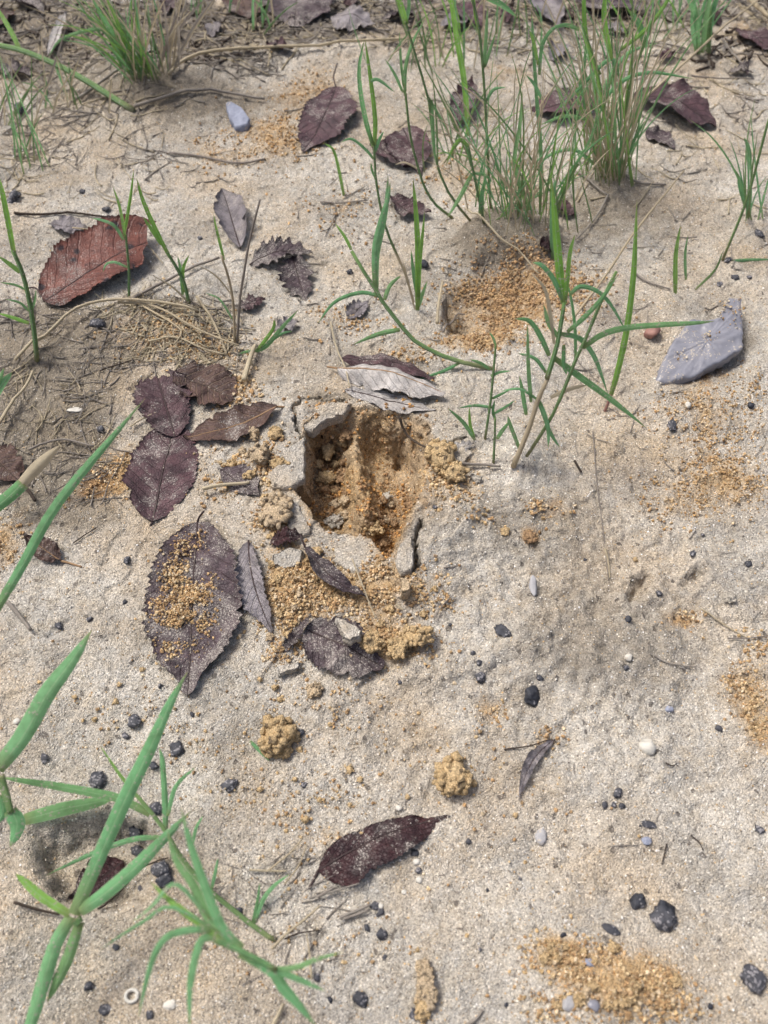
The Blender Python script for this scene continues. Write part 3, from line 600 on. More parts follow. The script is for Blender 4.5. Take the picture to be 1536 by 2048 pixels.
def slab(name, label, poly, mat, cat, thick, tilt=(0, 0), dz=0., seed=0, jag=.0016, bumpz=.0010, group=None, bevel=.0008, flatbase=False):
    c3 = at(*np.mean(np.array(poly, float), 0), dz + thick); zt = c3[2]; P = []
    for a_, b_ in poly:
        d = ray(a_, b_); nrm_ = np.array([-tilt[0], -tilt[1], 1.0]); P.append((CC + d * float(nrm_ @ (c3 - CC) / (nrm_ @ d)))[:2])
    P = np.array(P); c = P.mean(0)
    Q = []
    for i in range(len(P)):
        a, b = P[i], P[(i + 1) % len(P)]; n = max(2, int(np.linalg.norm(b - a) / .0016))
        for k in range(n): Q.append(a + (b - a) * k / n)
    Q = np.array(Q); Q = Q + jag * np.stack([fbm(Q[:, 0], Q[:, 1], .006, 2, seed + 5), fbm(Q[:, 0], Q[:, 1], .006, 2, seed + 9)], -1)
    z0 = zt - thick + (c[0] - c3[0]) * tilt[0] + (c[1] - c3[1]) * tilt[1]; n = len(Q); rings = []
    L = max(np.linalg.norm(Q - c, axis=1).max(), 1e-4); bv = bevel / L
    for s, top in ((.0, 1), (.2, 1), (.35, 1), (.5, 1), (.65, 1), (.76, 1), (.87, 1), (1 - bv * 2, 1), (1 - bv * .4, .8), (1.0, .45), (.985, .0), (.90, -.15)):
        q = c + (Q - c) * s; up = q - c
        z = z0 + up[:, 0] * tilt[0] + up[:, 1] * tilt[1] + thick * top + bumpz * fbm(q[:, 0], q[:, 1], .012, 3, seed) + .35 * bumpz * noise(q[:, 0] / .002, q[:, 1] / .002, seed)
        if .4 < s and top < 1: q = q + (.0009 * np.stack([noise(Q[:, 0] / .003, Q[:, 1] / .003 + top * 3, seed), noise(Q[:, 1] / .003, Q[:, 0] / .003 + top * 3, seed)], -1)) * min(1, thick / .003)
        rings.append(np.column_stack([q, z]))
    V = np.vstack(rings); F = []
    for k in range(len(rings) - 1):
        for i in range(n): F.append((k * n + i, k * n + (i + 1) % n, (k + 1) * n + (i + 1) % n, (k + 1) * n + i))
    F = np.array(F)[:, ::-1]
    return tag(mesh_obj(name, V, F, mat), label, cat, group), (c, z0, tilt, thick)

# crust broken up by the hoof
slab('crust_plate', 'pale crust plate overhanging the left wall of the print', [(566, 900), (606, 872), (612, 905), (608, 958), (582, 974), (545, 972), (535, 945), (560, 925)], 'ground', 'crust', .005, (-.10, .05), -0.0028, 301)
slab('crust_plate', 'cracked pale crust plate at the upper left corner of the print', [(596, 832), (625, 812), (668, 802), (704, 806), (690, 824), (655, 838), (620, 862), (604, 858)], 'ground', 'crust', .006, (-.05, .12), -0.0038, 302, bumpz=.0012)
slab('crust_plate', 'pale crust plate on the lower rim, above the narrow leaf', [(668, 1096), (715, 1082), (742, 1098), (758, 1128), (742, 1150), (700, 1140), (665, 1120)], 'ground', 'crust', .004, (.05, .05), -0.0018, 303)
slab('crust_plate', 'pale crust strip between the print tip and the crack', [(800, 1086), (822, 1066), (826, 1100), (826, 1140), (800, 1146), (790, 1120)], 'ground', 'crust', .005, (.05, .0), -0.0028, 304)
slab('crust_plate', 'pale crust plate left of the narrow curled leaf', [(545, 1108), (580, 1092), (606, 1098), (604, 1130), (565, 1140), (542, 1128)], 'ground', 'crust', .006, (.10, .15), -0.0038, 305)
slab('crust_chip', 'pale triangular crust chip resting on the half-buried leaf', [(668, 1232), (684, 1232), (724, 1262), (722, 1272), (700, 1282), (684, 1276)], 'ground', 'crust', .005, (.05, -.1), .005, 306)
slab('crust_plate', 'pale crust plate on the lower left wall rim of the print', [(560, 982), (596, 1000), (606, 1034), (622, 1060), (600, 1072), (578, 1060), (566, 1020)], 'ground', 'crust', .004, (-.1, .0), -0.0018, 307)
slab('crust_plate', 'tilted pale crust plate right of the print, behind orange clods', [(895, 900), (935, 888), (950, 905), (930, 925), (905, 925)], 'ground', 'crust', .004, (-.05, .1), -0.0018, 308)
slab('crust_chip', 'small pale crust chip standing right of the spilled sand', [(797, 1154), (812, 1150), (822, 1165), (820, 1182), (803, 1184)], 'buff', 'crust', .007, (0, -.15), .001, 309)
slab('crust_chip', 'pale flat crust chip with a straw, below the torn strip', [(552, 1334), (578, 1326), (604, 1322), (598, 1334), (570, 1344), (556, 1348)], 'ground', 'crust', .003, (0, 0), .001, 310)
clod('big crumbly ochre clod left of the lower centre', 558, 1476, 82, 92, 'ochre', 401, 130, .7)
clod('ochre clod with pale striped side, lower centre', 906, 1562, 74, 82, 'ochre', 402, 90, .75)
clod('tall pale and ochre clod at the bottom edge', 852, 1966, 50, 100, 'buff', 403, 90, .6)
clod('loose ochre clod on the sand just above the bottom edge', 846, 2020, 40, 60, 'ochre', 404, 50, .6)
clod('round ochre clod, right end of the spilled sand', 832, 1278, 62, 52, 'ochre', 405, 80)
clod('ochre clod in front of the round clod', 796, 1302, 52, 44, 'ochre', 406, 70)
clod('crumbly ochre clod beside the triangular chip', 742, 1288, 56, 42, 'ochre', 407, 80)
clod('large split ochre clod on the right rim, upper half', 882, 922, 66, 56, 'ochre', 408, 60, .8)
clod('large split ochre clod on the right rim, lower half', 908, 956, 62, 40, 'ochre', 409, 50, .9)
clod('pale buff clod on the left rim above the fibrous scrap', 556, 1034, 74, 64, 'buff', 410, 90, .7)
clod('small pale clod beside the split ochre clods', 952, 962, 26, 20, 'crust', 411, 20)
clod('ochre clod on the left rim near the long-stemmed leaf', 508, 870, 30, 28, 'buff', 412, 30)
clod('buff clod cracked open on the left rim', 520, 920, 52, 50, 'buff', 413, 60)
clod('ochre clod left of the overhanging crust plate', 560, 932, 44, 22, 'ochre', 414, 40)
clod('small double ochre clod left of the print', 502, 954, 34, 22, 'ochre', 415, 30)
clod('lone ochre clod far left of the print rim', 462, 932, 30, 20, 'ochre', 416, 25)
clod('ochre clod at the top of the left rim', 552, 872, 40, 24, 'ochre', 417, 30)
clod('small ochre clod above the narrow leaf', 634, 1108, 28, 22, 'ochre', 418, 30)
clod('pale crumbly clod cluster below the half-buried leaf', 628, 1384, 36, 34, 'buff', 419, 60)
clod('tiny ochre clod right of the print', 1010, 1066, 20, 20, 'ochre', 420, 20)
clod('brown crumbly clod in the small dimple right of the print', 1060, 1076, 30, 24, 'brown', 421, 40, .4)
clod('grey clod in the upper left of the print floor', 690, 872, 34, 30, 'brown', 422, 40)
clod('tall ochre clod on the print floor, left side', 657, 908, 32, 46, 'ochre', 423, 50, .9)
clod('ochre slab clod leaning on the left wall of the print', 652, 962, 52, 28, 'ochre', 424, 50, .7)
clod('flat grey chip clod on the floor at the lower left of the print', 668, 1044, 44, 26, 'crust', 425, 25, .5)
clod('grey clod on the print floor, right of the ridge', 772, 1000, 26, 24, 'crust', 426, 20)
clod('ochre clod near the tip of the print', 752, 1062, 38, 30, 'ochre', 427, 50)
clod('brown clod wedged in the tip of the print', 768, 1090, 30, 28, 'brown', 428, 40)
clod('pale lump at the right edge of the small toe mark', 1456, 1198, 30, 24, 'crust', 429, 20, .6)
clod('sand lump lying on the slate', 1398, 700, 30, 18, 'buff', 430, 40, .7, sink=-.3)
rg = np.random.default_rng(5)
for k in range(46):                              # rubble on the print floor
    q = rg.random(); px, py = (rg.uniform(622, 690), rg.uniform(870, 1050)) if q < .5 else (rg.uniform(735, 835), rg.uniform(985, 1100))
    if py > 1040 and px > 800: px -= 40
    s_ = rg.uniform(11, 26)
    clod('small %s clod among rubble in the %s of the hoof print' % (['ochre', 'brown', 'dark brown', 'buff'][k % 4], ('upper left' if py < 930 else 'left middle' if py < 990 else 'lower left') if px < 710 else ('right middle' if py < 1030 else 'lower right')), px, py, s_, s_ * .8, ['ochre', 'brown', 'brown', 'buff'][k % 4], 500 + k, 14, .8, 'rubble clods inside the hoof print', cs=.3)
for k, (px, py, s_) in enumerate([(545, 1075, 20), (530, 1000, 22), (486, 905, 18), (520, 1240, 18), (560, 1230, 20), (600, 1190, 18), (655, 1150, 20), (780, 1220, 22), (820, 1200, 18),
                                  (845, 1230, 16), (700, 1310, 20), (590, 1215, 18), (560, 1160, 22), (545, 1130, 18), (720, 1170, 18), (760, 1250, 20), (870, 1180, 16), (540, 1275, 20), (575, 1270, 16)]):
    clod(beside('small ochre clod in the spilled sand', px, py), px, py, s_, s_ * .85, ['ochre', 'buff'][k % 3 == 2], 600 + k, 20, .8, 'small clods kicked out of the print')
for k, (px, py, s_) in enumerate([(285, 1340, 14), (232, 1405, 16), (240, 1370, 12), (190, 1440, 14), (550, 1376, 16), (560, 1400, 14), (520, 1360, 13), (600, 1500, 16), (700, 1540, 20), (720, 1560, 16),
                                  (610, 1640, 20), (640, 1600, 14), (815, 1595, 14), (1030, 1632, 14), (700, 1610, 12), (590, 1560, 14), (1270, 1120, 12), (660, 1450, 12), (150, 1395, 12), (835, 1900, 12), (520, 1580, 16), (300, 1500, 12)]):
    clod(beside('small lone ochre crumb lying on pale sand', px, py), px, py, s_, s_ * .85, 'ochre', 700 + k, 14, .8, 'lone ochre crumbs on the pale sand')

hr = np.random.default_rng(77)
for k in range(26):
    px, py = (hr.normal(1240, 70), hr.normal(1975, 34)) if k % 3 else (hr.normal(1115, 30), hr.normal(1905, 18)); s_ = hr.uniform(14, 30)
    clod(beside('small ochre clod in the heap', px, py), px, py, s_, s_ * .85, ['ochre', 'buff'][k % 4 == 3], 750 + k, 26, .75, 'clods in the ochre heap', cs=.3)
# stones
S1, (sc, slate_z, stl, sth) = slab('slate_stone', 'flat blue-grey slate slab with sand on it, right edge', [(1312, 762), (1318, 735), (1345, 682), (1382, 636), (1418, 640), (1446, 630), (1460, 594), (1484, 596), (1488, 650), (1487, 694), (1468, 706), (1440, 724), (1392, 750), (1342, 764)], 'slate', 'stone', .0065, (.05, .10), .005, 330, .0005, .0018)
slab('stone', 'pale blue-grey triangular stone in the upper left', [(450, 204), (458, 200), (482, 212), (500, 236), (496, 250), (470, 254), (458, 232)], 'bluestone', 'stone', .006, (0, .25), .001, 331, .0008, .0008)
pebble('stone', 'reddish stone chip left of the slate', 1302, 668, 34, 26, 'redstone', 'stone', 340, .15, 8, .9)
pebble('pebble', 'round creamy white pebble on the right', 1293, 1495, 34, 34, 'quartz', 'pebble', 341, .14, 3, .85)
pebble('pebble', 'small blue-grey round pebble by the buried leaf strip', 1063, 1517, 20, 18, 'bluestone', 'pebble', 342, .1, 3, .9)
pebble('pebble', 'small white angular pebble right of centre', 1257, 1316, 17, 16, 'quartz', 'pebble', 343, .1, 6, .9)
pebble('pebble', 'small white pebble below the slate', 1375, 812, 13, 11, 'quartz', 'pebble', 344, .1, 4, .9)
pebble('pebble', 'small blue-grey pebble above the white round pebble', 1338, 1420, 17, 14, 'bluestone', 'pebble', 345, .1, 4, .8)
pebble('stone', 'pale grey stone in the ochre heap, bottom right', 1136, 2006, 34, 30, 'greystone', 'stone', 346, .12, 6, .5)
pebble('stone', 'dark grey angular stone in the ochre heap, bottom right', 1186, 2012, 26, 24, 'slate', 'stone', 347, .12, 7, .6)
pebble('stone', 'blue-grey chip at the upper edge of the ochre heap', 1176, 1926, 28, 18, 'bluestone', 'stone', 348, .12, 7, .5)
pebble('stone', 'long pale grey chip right of the print', 1066, 1172, 18, 40, 'greystone', 'stone', 349, .15, 5, .5)
pebble('stone', 'white chip at the bottom left', 340, 2010, 26, 24, 'quartz', 'stone', 350, .15, 7, .4)
pebble('pebble', 'clear white grain between charcoal bits near the maroon leaf', 833, 1724, 16, 13, 'quartz', 'pebble', 351, .1, 5, .7)
pebble('pebble', 'lower white grain right of the maroon leaf', 838, 1760, 14, 14, 'quartz', 'pebble', 352, .1, 5, .7)
pebble('pebble', 'white grain below the maroon leaf', 808, 1784, 11, 10, 'quartz', 'pebble', 353, .1, 4, .7)
pebble('pebble', 'white grain at the right end of the forked straw', 761, 1812, 13, 11, 'quartz', 'pebble', 354, .1, 4, .7)
pebble('pebble', 'pale pinkish grain above the maroon leaf', 798, 1616, 13, 11, 'quartz', 'pebble', 355, .1, 4, .7)
pebble('pebble', 'pale stone chip in moist soil on the left', 150, 822, 34, 12, 'quartz', 'pebble', 356, .15, 5, .5)
pebble('pebble', 'pale grain left of the first green blade, lower left', 34, 1443, 15, 13, 'quartz', 'pebble', 357, .1, 4, .7)
pebble('stone', 'grey triangular chip right of the buried strip, lower right', 1082, 1672, 26, 34, 'greystone', 'stone', 358, .15, 7, .5)
pebble('pebble', 'lilac grey flat pebble below the black seed', 1293, 1682, 22, 16, 'bluestone', 'pebble', 359, .1, 4, .5)
CH = [(1062, 1392, 38, 36, 'large glossy charcoal lump right of centre'), (1005, 1265, 24, 36, 'tall charcoal lump right of the spilled sand'), (1344, 853, 26, 15, 'blue-black charcoal bit below the slate'),
      (1276, 1804, 28, 34, 'dusty charcoal lump, smaller of the lower right pair'), (1325, 1836, 50, 54, 'dusty charcoal lump, larger of the lower right pair'), (1502, 1958, 48, 44, 'charcoal lump at the right edge near the bottom'),
      (194, 1563, 38, 32, 'sandy charcoal lump between green blades, lower left'), (268, 1444, 26, 28, 'jagged charcoal bit above the middle green blade'), (252, 1472, 20, 12, 'charcoal sliver under the jagged bit'),
      (196, 650, 30, 16, 'flat charcoal flake below the russet leaf'), (202, 860, 16, 15, 'round charcoal bit in moist soil, left'), (212, 2020, 22, 26, 'charcoal pebble near the bottom left'),
      (118, 1252, 22, 14, 'charcoal chip left of the sand-filled leaf'), (255, 1122, 16, 18, 'charcoal flake beside the sand-filled leaf'), (460, 1572, 34, 24, 'charcoal lump below the big ochre clod'),
      (352, 1500, 26, 30, 'charcoal lump beside the middle green blade'), (276, 1664, 38, 30, 'charcoal lump in the hollow, top'), (275, 1700, 26, 22, 'charcoal lump in the hollow, middle'),
      (325, 1738, 40, 30, 'large charcoal lump in the hollow behind stems'), (330, 1758, 34, 26, 'charcoal lump in the hollow, lowest'), (312, 1620, 26, 24, 'charcoal lump above the hollow'),
      (308, 1532, 18, 16, 'charcoal bit above the thin stem'), (30, 398, 26, 22, 'charcoal lump at the left edge beside a green blade'), (38, 218, 16, 22, 'charcoal bit near the top left'),
      (844, 530, 20, 18, 'black oval seed-like lump by the small shoot'), (600, 1466, 14, 26, 'dark chip stuck to the big ochre clod'), (607, 1570, 14, 16, 'dark bit right of the charcoal lump'),
      (750, 1812, 20, 18, 'charcoal bit at the end of the forked straw'), (760, 1826, 22, 14, 'charcoal bit under the forked straw end'), (764, 1870, 22, 22, 'charcoal bit below the forked straw'),
      (733, 1857, 18, 12, 'small charcoal bit left of the lower bit'), (829, 1706, 18, 16, 'charcoal bit right of the maroon leaf'), (837, 1742, 16, 14, 'charcoal bit between two white grains'),
      (720, 1998, 28, 34, 'dark flake left of the bottom clod'), (830, 2028, 26, 22, 'purple-black lump against the bottom clod'), (1235, 1588, 18, 22, 'slate-blue lump, top of the cluster of four'),
      (1208, 1610, 15, 15, 'left bit of the cluster of four dark pebbles'), (1226, 1610, 12, 12, 'middle bit of the cluster of four dark pebbles'), (1242, 1612, 15, 14, 'right bit of the cluster of four dark pebbles'),
      (1496, 1130, 16, 14, 'dark round pebble near the right edge, middle'), (1255, 1240, 14, 16, 'dark pebble below the toe mark'), (1318, 1188, 14, 12, 'dark bit at the right rim of the toe mark'),
      (1385, 1108, 18, 10, 'dark bit above the second toe mark'), (1437, 1458, 16, 13, 'dark grey pebble right of the white round pebble'), (1518, 1660, 20, 18, 'dark grey pebble at the right edge, lower'),
      (1252, 1336, 14, 12, 'dark bit below the white angular pebble'), (1080, 1357, 12, 18, 'dark blue bit above the large charcoal lump'), (960, 1352, 32, 18, 'smudged charcoal patch left of the large lump'),
      (945, 1308, 12, 12, 'dark bit above the charcoal patch'), (958, 1326, 12, 12, 'second dark bit above the charcoal patch'), (1280, 1652, 6, 6, ''), (1126, 1870, 14, 13, 'dark round bit above the ochre heap'),
      (90, 1518, 22, 18, 'charcoal bit beside the left green blade'), (936, 1684, 13, 11, 'charcoal speck right of the maroon leaf tip'), (1438, 570, 12, 10, 'black bead in the row above the slate, left'),
      (1470, 556, 14, 12, 'black bead in the row above the slate, middle'), (1498, 556, 10, 9, 'black bead in the row above the slate, right'), (1455, 522, 12, 10, 'black bead above the row of beads'), (1500, 812, 16, 13, 'grey bit right of the slate shadow'),
      (1516, 470, 16, 16, 'dark bit at the right edge above the slate'), (400, 478, 10, 8, ''), (212, 420, 12, 10, ''), (165, 384, 12, 10, ''), (70, 1440, 12, 10, ''), (180, 1240, 14, 12, ''), (250, 1205, 12, 9, ''),
      (385, 1430, 16, 8, ''), (320, 1372, 10, 10, ''), (280, 1776, 12, 12, ''), (232, 1895, 14, 14, ''), (178, 1972, 20, 22, ''), (300, 2030, 20, 16, ''), (960, 1900, 8, 8, ''), (770, 1915, 14, 10, ''), (634, 1955, 18, 12, ''),
      (660, 2000, 14, 10, ''), (975, 1780, 8, 8, ''), (1040, 1758, 8, 8, ''), (1150, 1868, 8, 12, ''), (700, 545, 14, 10, ''), (1420, 2014, 14, 12, ''), (478, 1822, 18, 16, ''), (1012, 2010, 10, 8, ''), (900, 1250, 8, 8, ''),
      (800, 1365, 10, 9, ''), (870, 1016, 12, 8, ''), (1170, 1120, 9, 8, ''), (1405, 1070, 8, 8, '')]
for k, (px, py, a, b, lab) in enumerate(CH):
    pebble('charcoal_bit', lab or beside('tiny black charcoal speck', px, py), px, py, a, b, 'charcoal', 'charcoal', 800 + k, .38, 6, .7, 2 if max(a, b) < 24 else 3, None if lab else 'tiny charcoal specks', rot=k * .7)
pebble('seed', 'flat dark seed lying above the ochre heap', 1222, 1859, 40, 18, 'charcoal', 'seed', 901, .05, 2, .35, rot=-.4)
pebble('seed', 'black and tan seed husk on pale sand, lower right', 1295, 1650, 36, 15, 'charcoal', 'seed', 902, .1, 3, .5, rot=-.1)
# a small snail shell ring near the bottom
p = at(265, 1992); th = np.linspace(0, 2 * math.pi, 25)[:-1]; m_ = mpp(p)
ring = np.stack([p[0] + 12 * m_ * np.cos(th), p[1] + 9 * m_ * np.sin(th) * 1.2, p[2] + .0012 + 0 * th], -1)
V, F, uv = tube_geo(np.vstack([ring, ring[:1]]), .0007, 6); tag(mesh_obj('shell', V, F, 'quartz'), 'tiny pale shell ring near the bottom left', 'shell')
# ------------------------------------------------------------------ grass
def unproj(px, py, P0, lean):
    n = np.cross(RT, np.array([0, math.sin(R(lean)), math.cos(R(lean))])); d = ray(px, py)
    return CC + d * float(np.dot(n, P0 - CC) / np.dot(n, d))
def lift_path(pts, P0, lean, wander=0.):
    Q = np.array([unproj(a, b, P0, lean) for a, b in pts]); g = H(Q[:, 0], Q[:, 1], False) + .0008
    Q[1:, 2] = np.maximum(Q[1:, 2], g[1:]); return Q
def ribbon_geo(P, w, roll, fold=.22, prof=None):
    n = len(P); T = norm(np.gradient(P, axis=0)); view = norm(P - CC); A = norm(np.cross(T, view)); N = np.cross(A, T)
    r = np.linspace(roll[0], roll[1], n)[:, None]; S = A * np.cos(r) + N * np.sin(r); Nn = -A * np.sin(r) + N * np.cos(r)
    u = np.linspace(0, 1, n); pr = prof if prof is not None else np.interp(u, [0, .08, .3, .65, .88, 1], [.72, .88, 1, .86, .46, .03])
    hw = (w / 2 * pr)[:, None]; cols = []
    for v in (-1, -.5, 0, .5, 1): cols.append(P + S * hw * v + Nn * hw * fold * (abs(v) ** 1.3))
    V = np.stack(cols, 1).reshape(-1, 3); i = np.arange(n - 1)[:, None] * 5; j = np.arange(4)[None, :]
    F = np.stack([i + j, i + j + 1, i + 6 + j, i + 5 + j], -1).reshape(-1, 4)
    uv = np.stack(np.broadcast_arrays(u[:, None], np.linspace(0, 1, 5)[None, :]), -1).reshape(-1, 2)
    return V, F, uv
def gplant(label, root, items, z0=0., lean=None, group=None, name='grass_plant', cat='grass', seed=0):
    rg = np.random.default_rng(seed + 11); P0 = at(*root, z0)
    if lean is None: lean = max(4., (vang(root[1]) - 25) * .62)
    e = thing(name, (P0[0], P0[1], P0[2] - z0), label, cat, group)
    for it in items:
        kind, pts, w_, mat = it[:4]; dl = it[4] if len(it) > 4 else rg.uniform(-14, 14)
        b0 = unproj(*pts[0], P0, lean) if (abs(pts[0][0] - root[0]) + abs(pts[0][1] - root[1])) > 3 else P0.copy()
        if b0[2] < Hs(b0[0], b0[1]): b0 = at(*pts[0])
        Q = lift_path(pts, b0, lean + (dl if kind == 'b' else 0)); Q[0] = b0
        n = 14 if kind == 'b' else 12; S = smooth_path(Q, n)
        ln = float(np.linalg.norm(np.diff(S, axis=0), axis=1).sum())
        S = S + (.012 * ln * np.sin(np.linspace(0, 5, n) + rg.uniform(0, 6)) * np.linspace(0, 1, n))[:, None] * np.array([rg.normal(), rg.normal(), .3]) * .5
        w = w_ * mpp(S[n // 3])
        if kind == 'b' and w_ >= 19:
            u = np.linspace(0, 1, n); cst = len(it) > 5
            V, F, uv = ribbon_geo(S, w * .84, (rg.uniform(-.2, .2), rg.uniform(-.3, .3)), rg.uniform(.42, .62), np.ones(n) if cst else np.interp(u, [0, .1, .35, .6, .82, 1], [.78, .88, 1, .9, .58, .02])); mesh_obj('blade', V, F, mat, e, uv)
        elif kind == 'b':
            V, F, uv = ribbon_geo(S, w * .84, (rg.uniform(-.35, .35), rg.uniform(-.7, .7)), rg.uniform(.3, .6)); mesh_obj('blade', V, F, mat, e, uv)
        else:
            V, F, uv = tube_geo(S, np.linspace(w / 2, w / 2 * .75, n), 6); mesh_obj('stem', V, F, mat, e, uv)
    return e
b, s_ = 'b', 's'
gplant('broad-bladed green grass spreading from one node, bottom left', (152, 1838), [
    (b, [(148, 1830), (205, 1700), (255, 1590), (300, 1500), (340, 1410), (375, 1343)], 37, 'teal', 8), (b, [(158, 1822), (203, 1792), (271, 1735), (328, 1680), (384, 1621)], 34, 'teal', -8),
    (b, [(142, 1834), (112, 1885), (91, 1950), (70, 2020), (44, 2105), (24, 2180)], 35, 'teal', 5), (b, [(160, 1846), (137, 1917), (115, 1965), (94, 2006)], 29, 'blade', -4),
    (b, [(138, 1829), (85, 1795), (51, 1765), (30, 1747)], 22, 'lime', 12), (s_, [(152, 1838), (160, 1848)], 22, 'stem')], z0=.035, lean=62, seed=1)
gplant('thin creeping green shoot with pointed blades, lower left', (552, 1880), [
    (s_, [(552, 1880), (520, 1862), (423, 1785), (382, 1741), (352, 1701), (328, 1660), (295, 1616), (264, 1579)], 11, 'stem'), (b, [(264, 1579), (235, 1545), (200, 1490)], 9, 'lime'),
    (b, [(300, 1628), (237, 1597), (190, 1587), (118, 1574), (50, 1563), (-12, 1552)], 21, 'blade', 0), (b, [(328, 1674), (271, 1677), (210, 1697), (152, 1724), (89, 1754)], 13, 'teal', 0),
    (b, [(332, 1664), (331, 1600), (325, 1528), (316, 1496)], 15, 'teal', 5), (b, [(335, 1632), (352, 1572), (390, 1534)], 11, 'teal', 5), (b, [(423, 1778), (430, 1745), (436, 1715)], 9, 'teal'), (b, [(384, 1690), (392, 1655), (407, 1630)], 9, 'teal')], lean=62, seed=2)
gplant('blurred green grass fan closest to the camera, bottom left', (478, 1900), [
    (b, [(462, 1895), (412, 1830), (388, 1770), (352, 1718), (333, 1660)], 21, 'blade', 6), (b, [(484, 1897), (447, 1860), (416, 1792), (382, 1697), (361, 1612)], 23, 'teal', 2), (b, [(440, 1880), (410, 1853), (372, 1826), (332, 1795), (299, 1763)], 18, 'lime', 10),
    (b, [(420, 1862), (386, 1860), (338, 1873), (311, 1907), (291, 1968), (276, 2034)], 17, 'teal', 0), (b, [(430, 1876), (403, 1880), (386, 1934), (379, 1985), (379, 2065)], 19, 'teal', 4), (b, [(480, 1905), (544, 1941), (568, 1975), (598, 2009), (634, 2056)], 27, 'teal', 0),
    (b, [(540, 1935), (575, 1950), (612, 1965), (652, 1983)], 15, 'teal', 0), (b, [(480, 1912), (540, 1938), (590, 1935), (635, 1917), (688, 1903)], 14, 'blade', 0), (b, [(420, 1838), (352, 1768), (305, 1809), (262, 1845)], 10, 'teal', -5), (b, [(440, 1865), (342, 1814), (288, 1843), (244, 1870), (201, 1899)], 9, 'teal', 0), (s_, [(430, 1880), (478, 1900), (552, 1940)], 14, 'blade')], z0=.085, lean=66, seed=3)
gplant('bluish broad blades entering from the left edge, lower left', (8, 1628), [
    (b, [(-6, 1540), (44, 1477), (95, 1386), (142, 1321), (184, 1258)], 44, 'teal', 10), (s_, [(0, 1550), (12, 1590), (22, 1626)], 17, 'stem'), (b, [(22, 1620), (34, 1650), (20, 1694)], 38, 'teal', 0), (b, [(0, 1590), (6, 1620), (-6, 1650)], 26, 'teal', 0)], z0=.035, lean=62, seed=4)
gplant('greyish flat blade lying on the ledge, lower left', (48, 1646), [(b, [(48, 1640), (90, 1628), (135, 1616), (190, 1606), (232, 1596)], 34, 'blade', 0)], z0=.004, lean=72, seed=5)
gplant('long pale blade arching in from the left edge', (-20, 1245), [(b, [(-20, 1240), (40, 1140), (100, 1030), (160, 950), (220, 880), (291, 797)], 24, 'teal', 5)], z0=.05, lean=52, seed=6)
gplant('half withered broad blade at the left edge, brown toward its tip', (-12, 1022), [(b, [(-14, 1020), (16, 994), (46, 966)], 30, 'blade', 0, 1), (b, [(45, 967), (68, 942), (92, 918), (120, 891)], 30, 'straw', 0)], z0=.012, lean=60, seed=7)
gplant('short pale blades at the left edge beside moist soil', (-8, 800), [(b, [(-12, 800), (0, 775), (24, 744)], 20, 'teal', 0), (b, [(-14, 780), (-2, 760), (8, 735)], 12, 'blade', 0)], z0=.02, seed=8)
gplant('leafy grass plant standing right of the print', (1030, 934), [
    (s_, [(1026, 934), (1060, 852), (1077, 798), (1094, 757)], 11, 'straw'), (s_, [(1094, 757), (1114, 690), (1128, 605)], 11, 'stem'), (s_, [(1053, 913), (1101, 838), (1131, 771), (1151, 720), (1175, 669), (1206, 595), (1233, 544)], 8, 'stem'),
    (b, [(1128, 608), (1121, 561), (1114, 500), (1108, 430), (1105, 360)], 20, 'lime', 4), (b, [(1131, 600), (1136, 551), (1141, 500), (1149, 468)], 11, 'lime'), (b, [(1126, 600), (1107, 557), (1084, 530), (1065, 525)], 13, 'teal'), (b, [(1134, 664), (1168, 635), (1206, 595), (1236, 550)], 12, 'blade'),
    (b, [(1140, 590), (1162, 573), (1199, 585), (1226, 618), (1252, 668)], 11, 'teal'), (b, [(1165, 696), (1206, 669), (1253, 656), (1321, 649), (1388, 645), (1428, 642)], 15, 'blade', 0), (b, [(1118, 668), (1158, 676), (1185, 706), (1202, 744), (1217, 792)], 13, 'teal'),
    (b, [(1110, 716), (1158, 750), (1206, 784), (1246, 818), (1292, 859)], 17, 'blade', 0), (b, [(1118, 676), (1097, 645), (1086, 608)], 12, 'blade'), (b, [(1099, 712), (1080, 672), (1057, 642), (1028, 637)], 13, 'blade'), (b, [(1062, 805), (1057, 737), (1054, 645)], 10, 'blade'),
    (b, [(1092, 746), (1070, 717), (1034, 706)], 9, 'teal'), (b, [(1052, 830), (1045, 788), (1039, 752)], 11, 'blade'), (b, [(1076, 800), (1088, 830), (1096, 860), (1097, 896)], 13, 'teal'), (b, [(1094, 850), (1104, 872), (1120, 895)], 9, 'teal'), (b, [(1101, 795), (1140, 778), (1178, 770)], 11, 'straw'),
    (b, [(1108, 688), (1099, 620), (1088, 575), (1062, 546)], 9, 'straw'), (b, [(1151, 720), (1150, 660), (1142, 600), (1132, 560)], 8, 'blade'), (b, [(1040, 900), (1020, 850), (1016, 832)], 10, 'blade'), (b, [(1128, 690), (1128, 730), (1134, 750)], 10, 'blade'), (b, [(1077, 800), (1040, 778), (1000, 782)], 7, 'teal')], seed=9)
gplant('single upright lime blade between the leafy plant and the slate', (1210, 822), [(s_, [(1210, 822), (1222, 790)], 7, 'redstone'), (b, [(1222, 792), (1236, 740), (1253, 659), (1266, 557), (1271, 480), (1275, 398)], 15, 'lime', 0)], seed=10)
